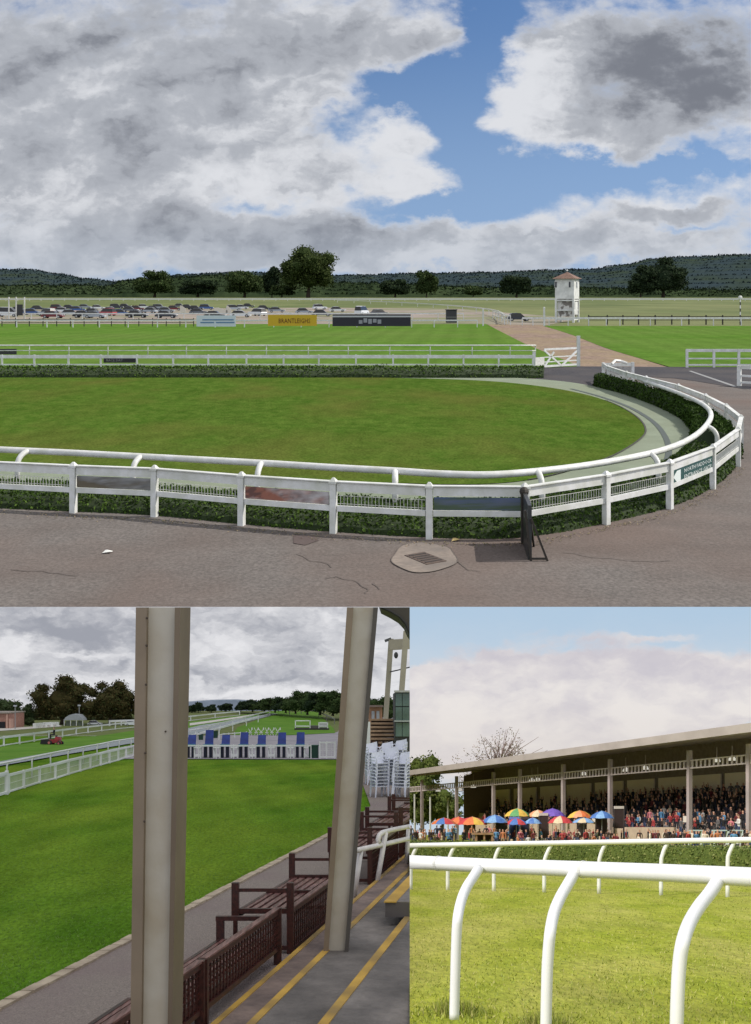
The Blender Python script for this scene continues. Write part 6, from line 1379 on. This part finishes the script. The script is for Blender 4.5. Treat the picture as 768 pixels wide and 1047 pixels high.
def sky3(nt, V):
    W = warped(nt, V, .35, 2.0, (1,1.6,1))
    a = noise(nt, W, 1.4, 8, .55, (1,2.4,1), .2).outputs['Fac']; b = noise(nt, W, 5, 7, .6, (1,1.8,1)).outputs['Fac']
    sp_ = nt.nodes.new('ShaderNodeSeparateXYZ'); nt.links.new(W, sp_.inputs[0])
    blue = mixc(nt, sstep(nt, sp_.outputs['Y'], 6.2, 6.9), rgb(178,202,224), rgb(196,210,224))
    top = blobs(nt, W, [(600,700,230,42,1.25),(520,760,200,50,1.2),(740,700,120,26,.6),(440,700,60,20,.3),(425,670,30,14,-.5),(655,650,60,5,.35),(505,665,12,4,.8)])
    cov = sstep(nt, math2(nt, 'ADD', top, math2(nt, 'MULTIPLY_ADD', a, 1.4, -.95)), .05, .5)
    sh = math2(nt, 'ADD', math2(nt, 'MULTIPLY_ADD', a, 1.1, -.2), math2(nt, 'MULTIPLY_ADD', b, .45, -.22))
    sh = math2(nt, 'ADD', sh, blobs(nt, W, [(600,668,180,12,.3),(650,730,30,18,-.45),(760,725,22,8,-.6),(470,735,80,20,-.15),(720,690,80,10,.2)]))
    sh = math2(nt, 'ADD', sh, math2(nt, 'MULTIPLY', relief(nt, W, 2.4, (1,1.5,1), (-.08,-.12,0), 5, .45), .6))
    cc = mixc(nt, sstep(nt, sh, .0, .8), rgb(234,229,226), rgb(203,199,207))
    cc = mixc(nt, sstep(nt, sp_.outputs['Y'], 7.0, 7.8, 0, .5), cc, rgb(222,214,208)); return mixc(nt, cov, blue, cc)
backdrop(2, 'sky_backdrop', -900, 419, 176, 760, sky2)
backdrop(3, 'sky_backdrop', 419, 1900, 175.5, 900, sky3)
# ================================================================ trim each place to its own share of the view
planes = {1: [((0,0,0),(0,.079,-1.0))], 2: [((0,0,0),(1,-.0350,0)),((0,0,0),(0,-.079,1.0))], 3: [((0,0,0),(-1,.0348,0)),((0,0,0),(0,-.079,1.0))]}
dele = []
seen = set()
bpy.context.view_layer.update()
for k in (1,2,3):
    for o in list(COL[k].objects):
        if o.type != 'MESH': continue
        M = o.matrix_world; n = len(o.data.vertices); a = np.empty(n*3); o.data.vertices.foreach_get('co', a); a = a.reshape(-1,3)
        Mn = np.array(M); w = a@Mn[:3,:3].T+Mn[:3,3]
        for co, no in planes[k]:
            if (o.name.startswith('sky_backdrop') and no[2] > .5) or o.name.startswith('earth_bank'): continue
            dd = w@np.array(no)
            if dd.max() <= 1e-5: continue
            if dd.min() >= -1e-5: dele.append(o); break
            if o.data.users > 1: o.data = o.data.copy()
            bm = bmesh.new(); bm.from_mesh(o.data); inv = M.inverted(); c = inv@Vector(co); nn = (M.transposed().to_3x3()@Vector(no)).normalized()
            r = bmesh.ops.bisect_plane(bm, geom=bm.verts[:]+bm.edges[:]+bm.faces[:], plane_co=c, plane_no=nn, clear_outer=True)
            ed = [e for e in r['geom_cut'] if isinstance(e, bmesh.types.BMEdge) and e.is_boundary]
            if ed and len(bm.faces) < 2000 and not o.name.startswith(('field','yard','course_turf','lawn','race','path')):
                try: bmesh.ops.holes_fill(bm, edges=ed, sides=0)
                except Exception: pass
            if len(bm.faces) == 0: dele.append(o)
            bm.to_mesh(o.data); bm.free()
            n = len(o.data.vertices)
            if n == 0:
                if o not in dele: dele.append(o)
                break
            a = np.empty(n*3); o.data.vertices.foreach_get('co', a); a = a.reshape(-1,3); w = a@Mn[:3,:3].T+Mn[:3,3]
def wipe(o):
    for c in list(o.children): wipe(c)
    if o.name in bpy.data.objects: bpy.data.objects.remove(o)
names = {o.name for o in dele}
for nme in names:
    if nme in bpy.data.objects: wipe(bpy.data.objects[nme])
for k in (1,2,3):       # drop things that lost every part, and things far outside the frame
    for o in list(COL[k].objects):
        if o.type == 'EMPTY' and not o.children: bpy.data.objects.remove(o)
# ================================================================ light
def sun(name, el, az, strength, angle, col, colls):
    l = bpy.data.lights.new(name, 'SUN'); l.energy = strength; l.angle = math.radians(angle); l.color = col
    o = bpy.data.objects.new(name, l); sc.collection.objects.link(o)
    d = Vector((math.cos(el)*math.sin(az), math.cos(el)*math.cos(az), math.sin(el)))
    o.rotation_euler = d.to_track_quat('Z', 'Y').to_euler(); o.location = d*50
    rc = bpy.data.collections.new(name+'_receivers')
    for k in colls: rc.children.link(COL[k])
    o.light_linking.receiver_collection = rc
    o.light_linking.blocker_collection = rc
    return o
sun('sun', SUN_EL, SUN_AZ, 4.1, .5, (1,.94,.85), (1,))
sun('hazy_sun', math.radians(40), math.radians(-125), 3.8, 14, (1,.95,.88), (3,))
sun('overcast_sun', math.radians(62), math.radians(150), .8, 25, (1,.98,.96), (2,))
for o in bpy.data.objects:
    if '_k' in o: del o['_k']
cam = bpy.data.cameras.new('camera'); co = bpy.data.objects.new('camera', cam); sc.collection.objects.link(co); sc.camera = co
co.location = (0,0,0); co.rotation_euler = (math.pi/2,0,0)
cam.sensor_fit = 'HORIZONTAL'; cam.sensor_width = 36; cam.lens = 36*F/768; cam.shift_y = 176.5/768; cam.clip_start = .1; cam.clip_end = 60000
sc.view_settings.view_transform = 'Standard'; sc.view_settings.look = 'None'; sc.view_settings.exposure = 0; sc.view_settings.gamma = 1
sc.cycles.max_bounces = 5; sc.cycles.diffuse_bounces = 3
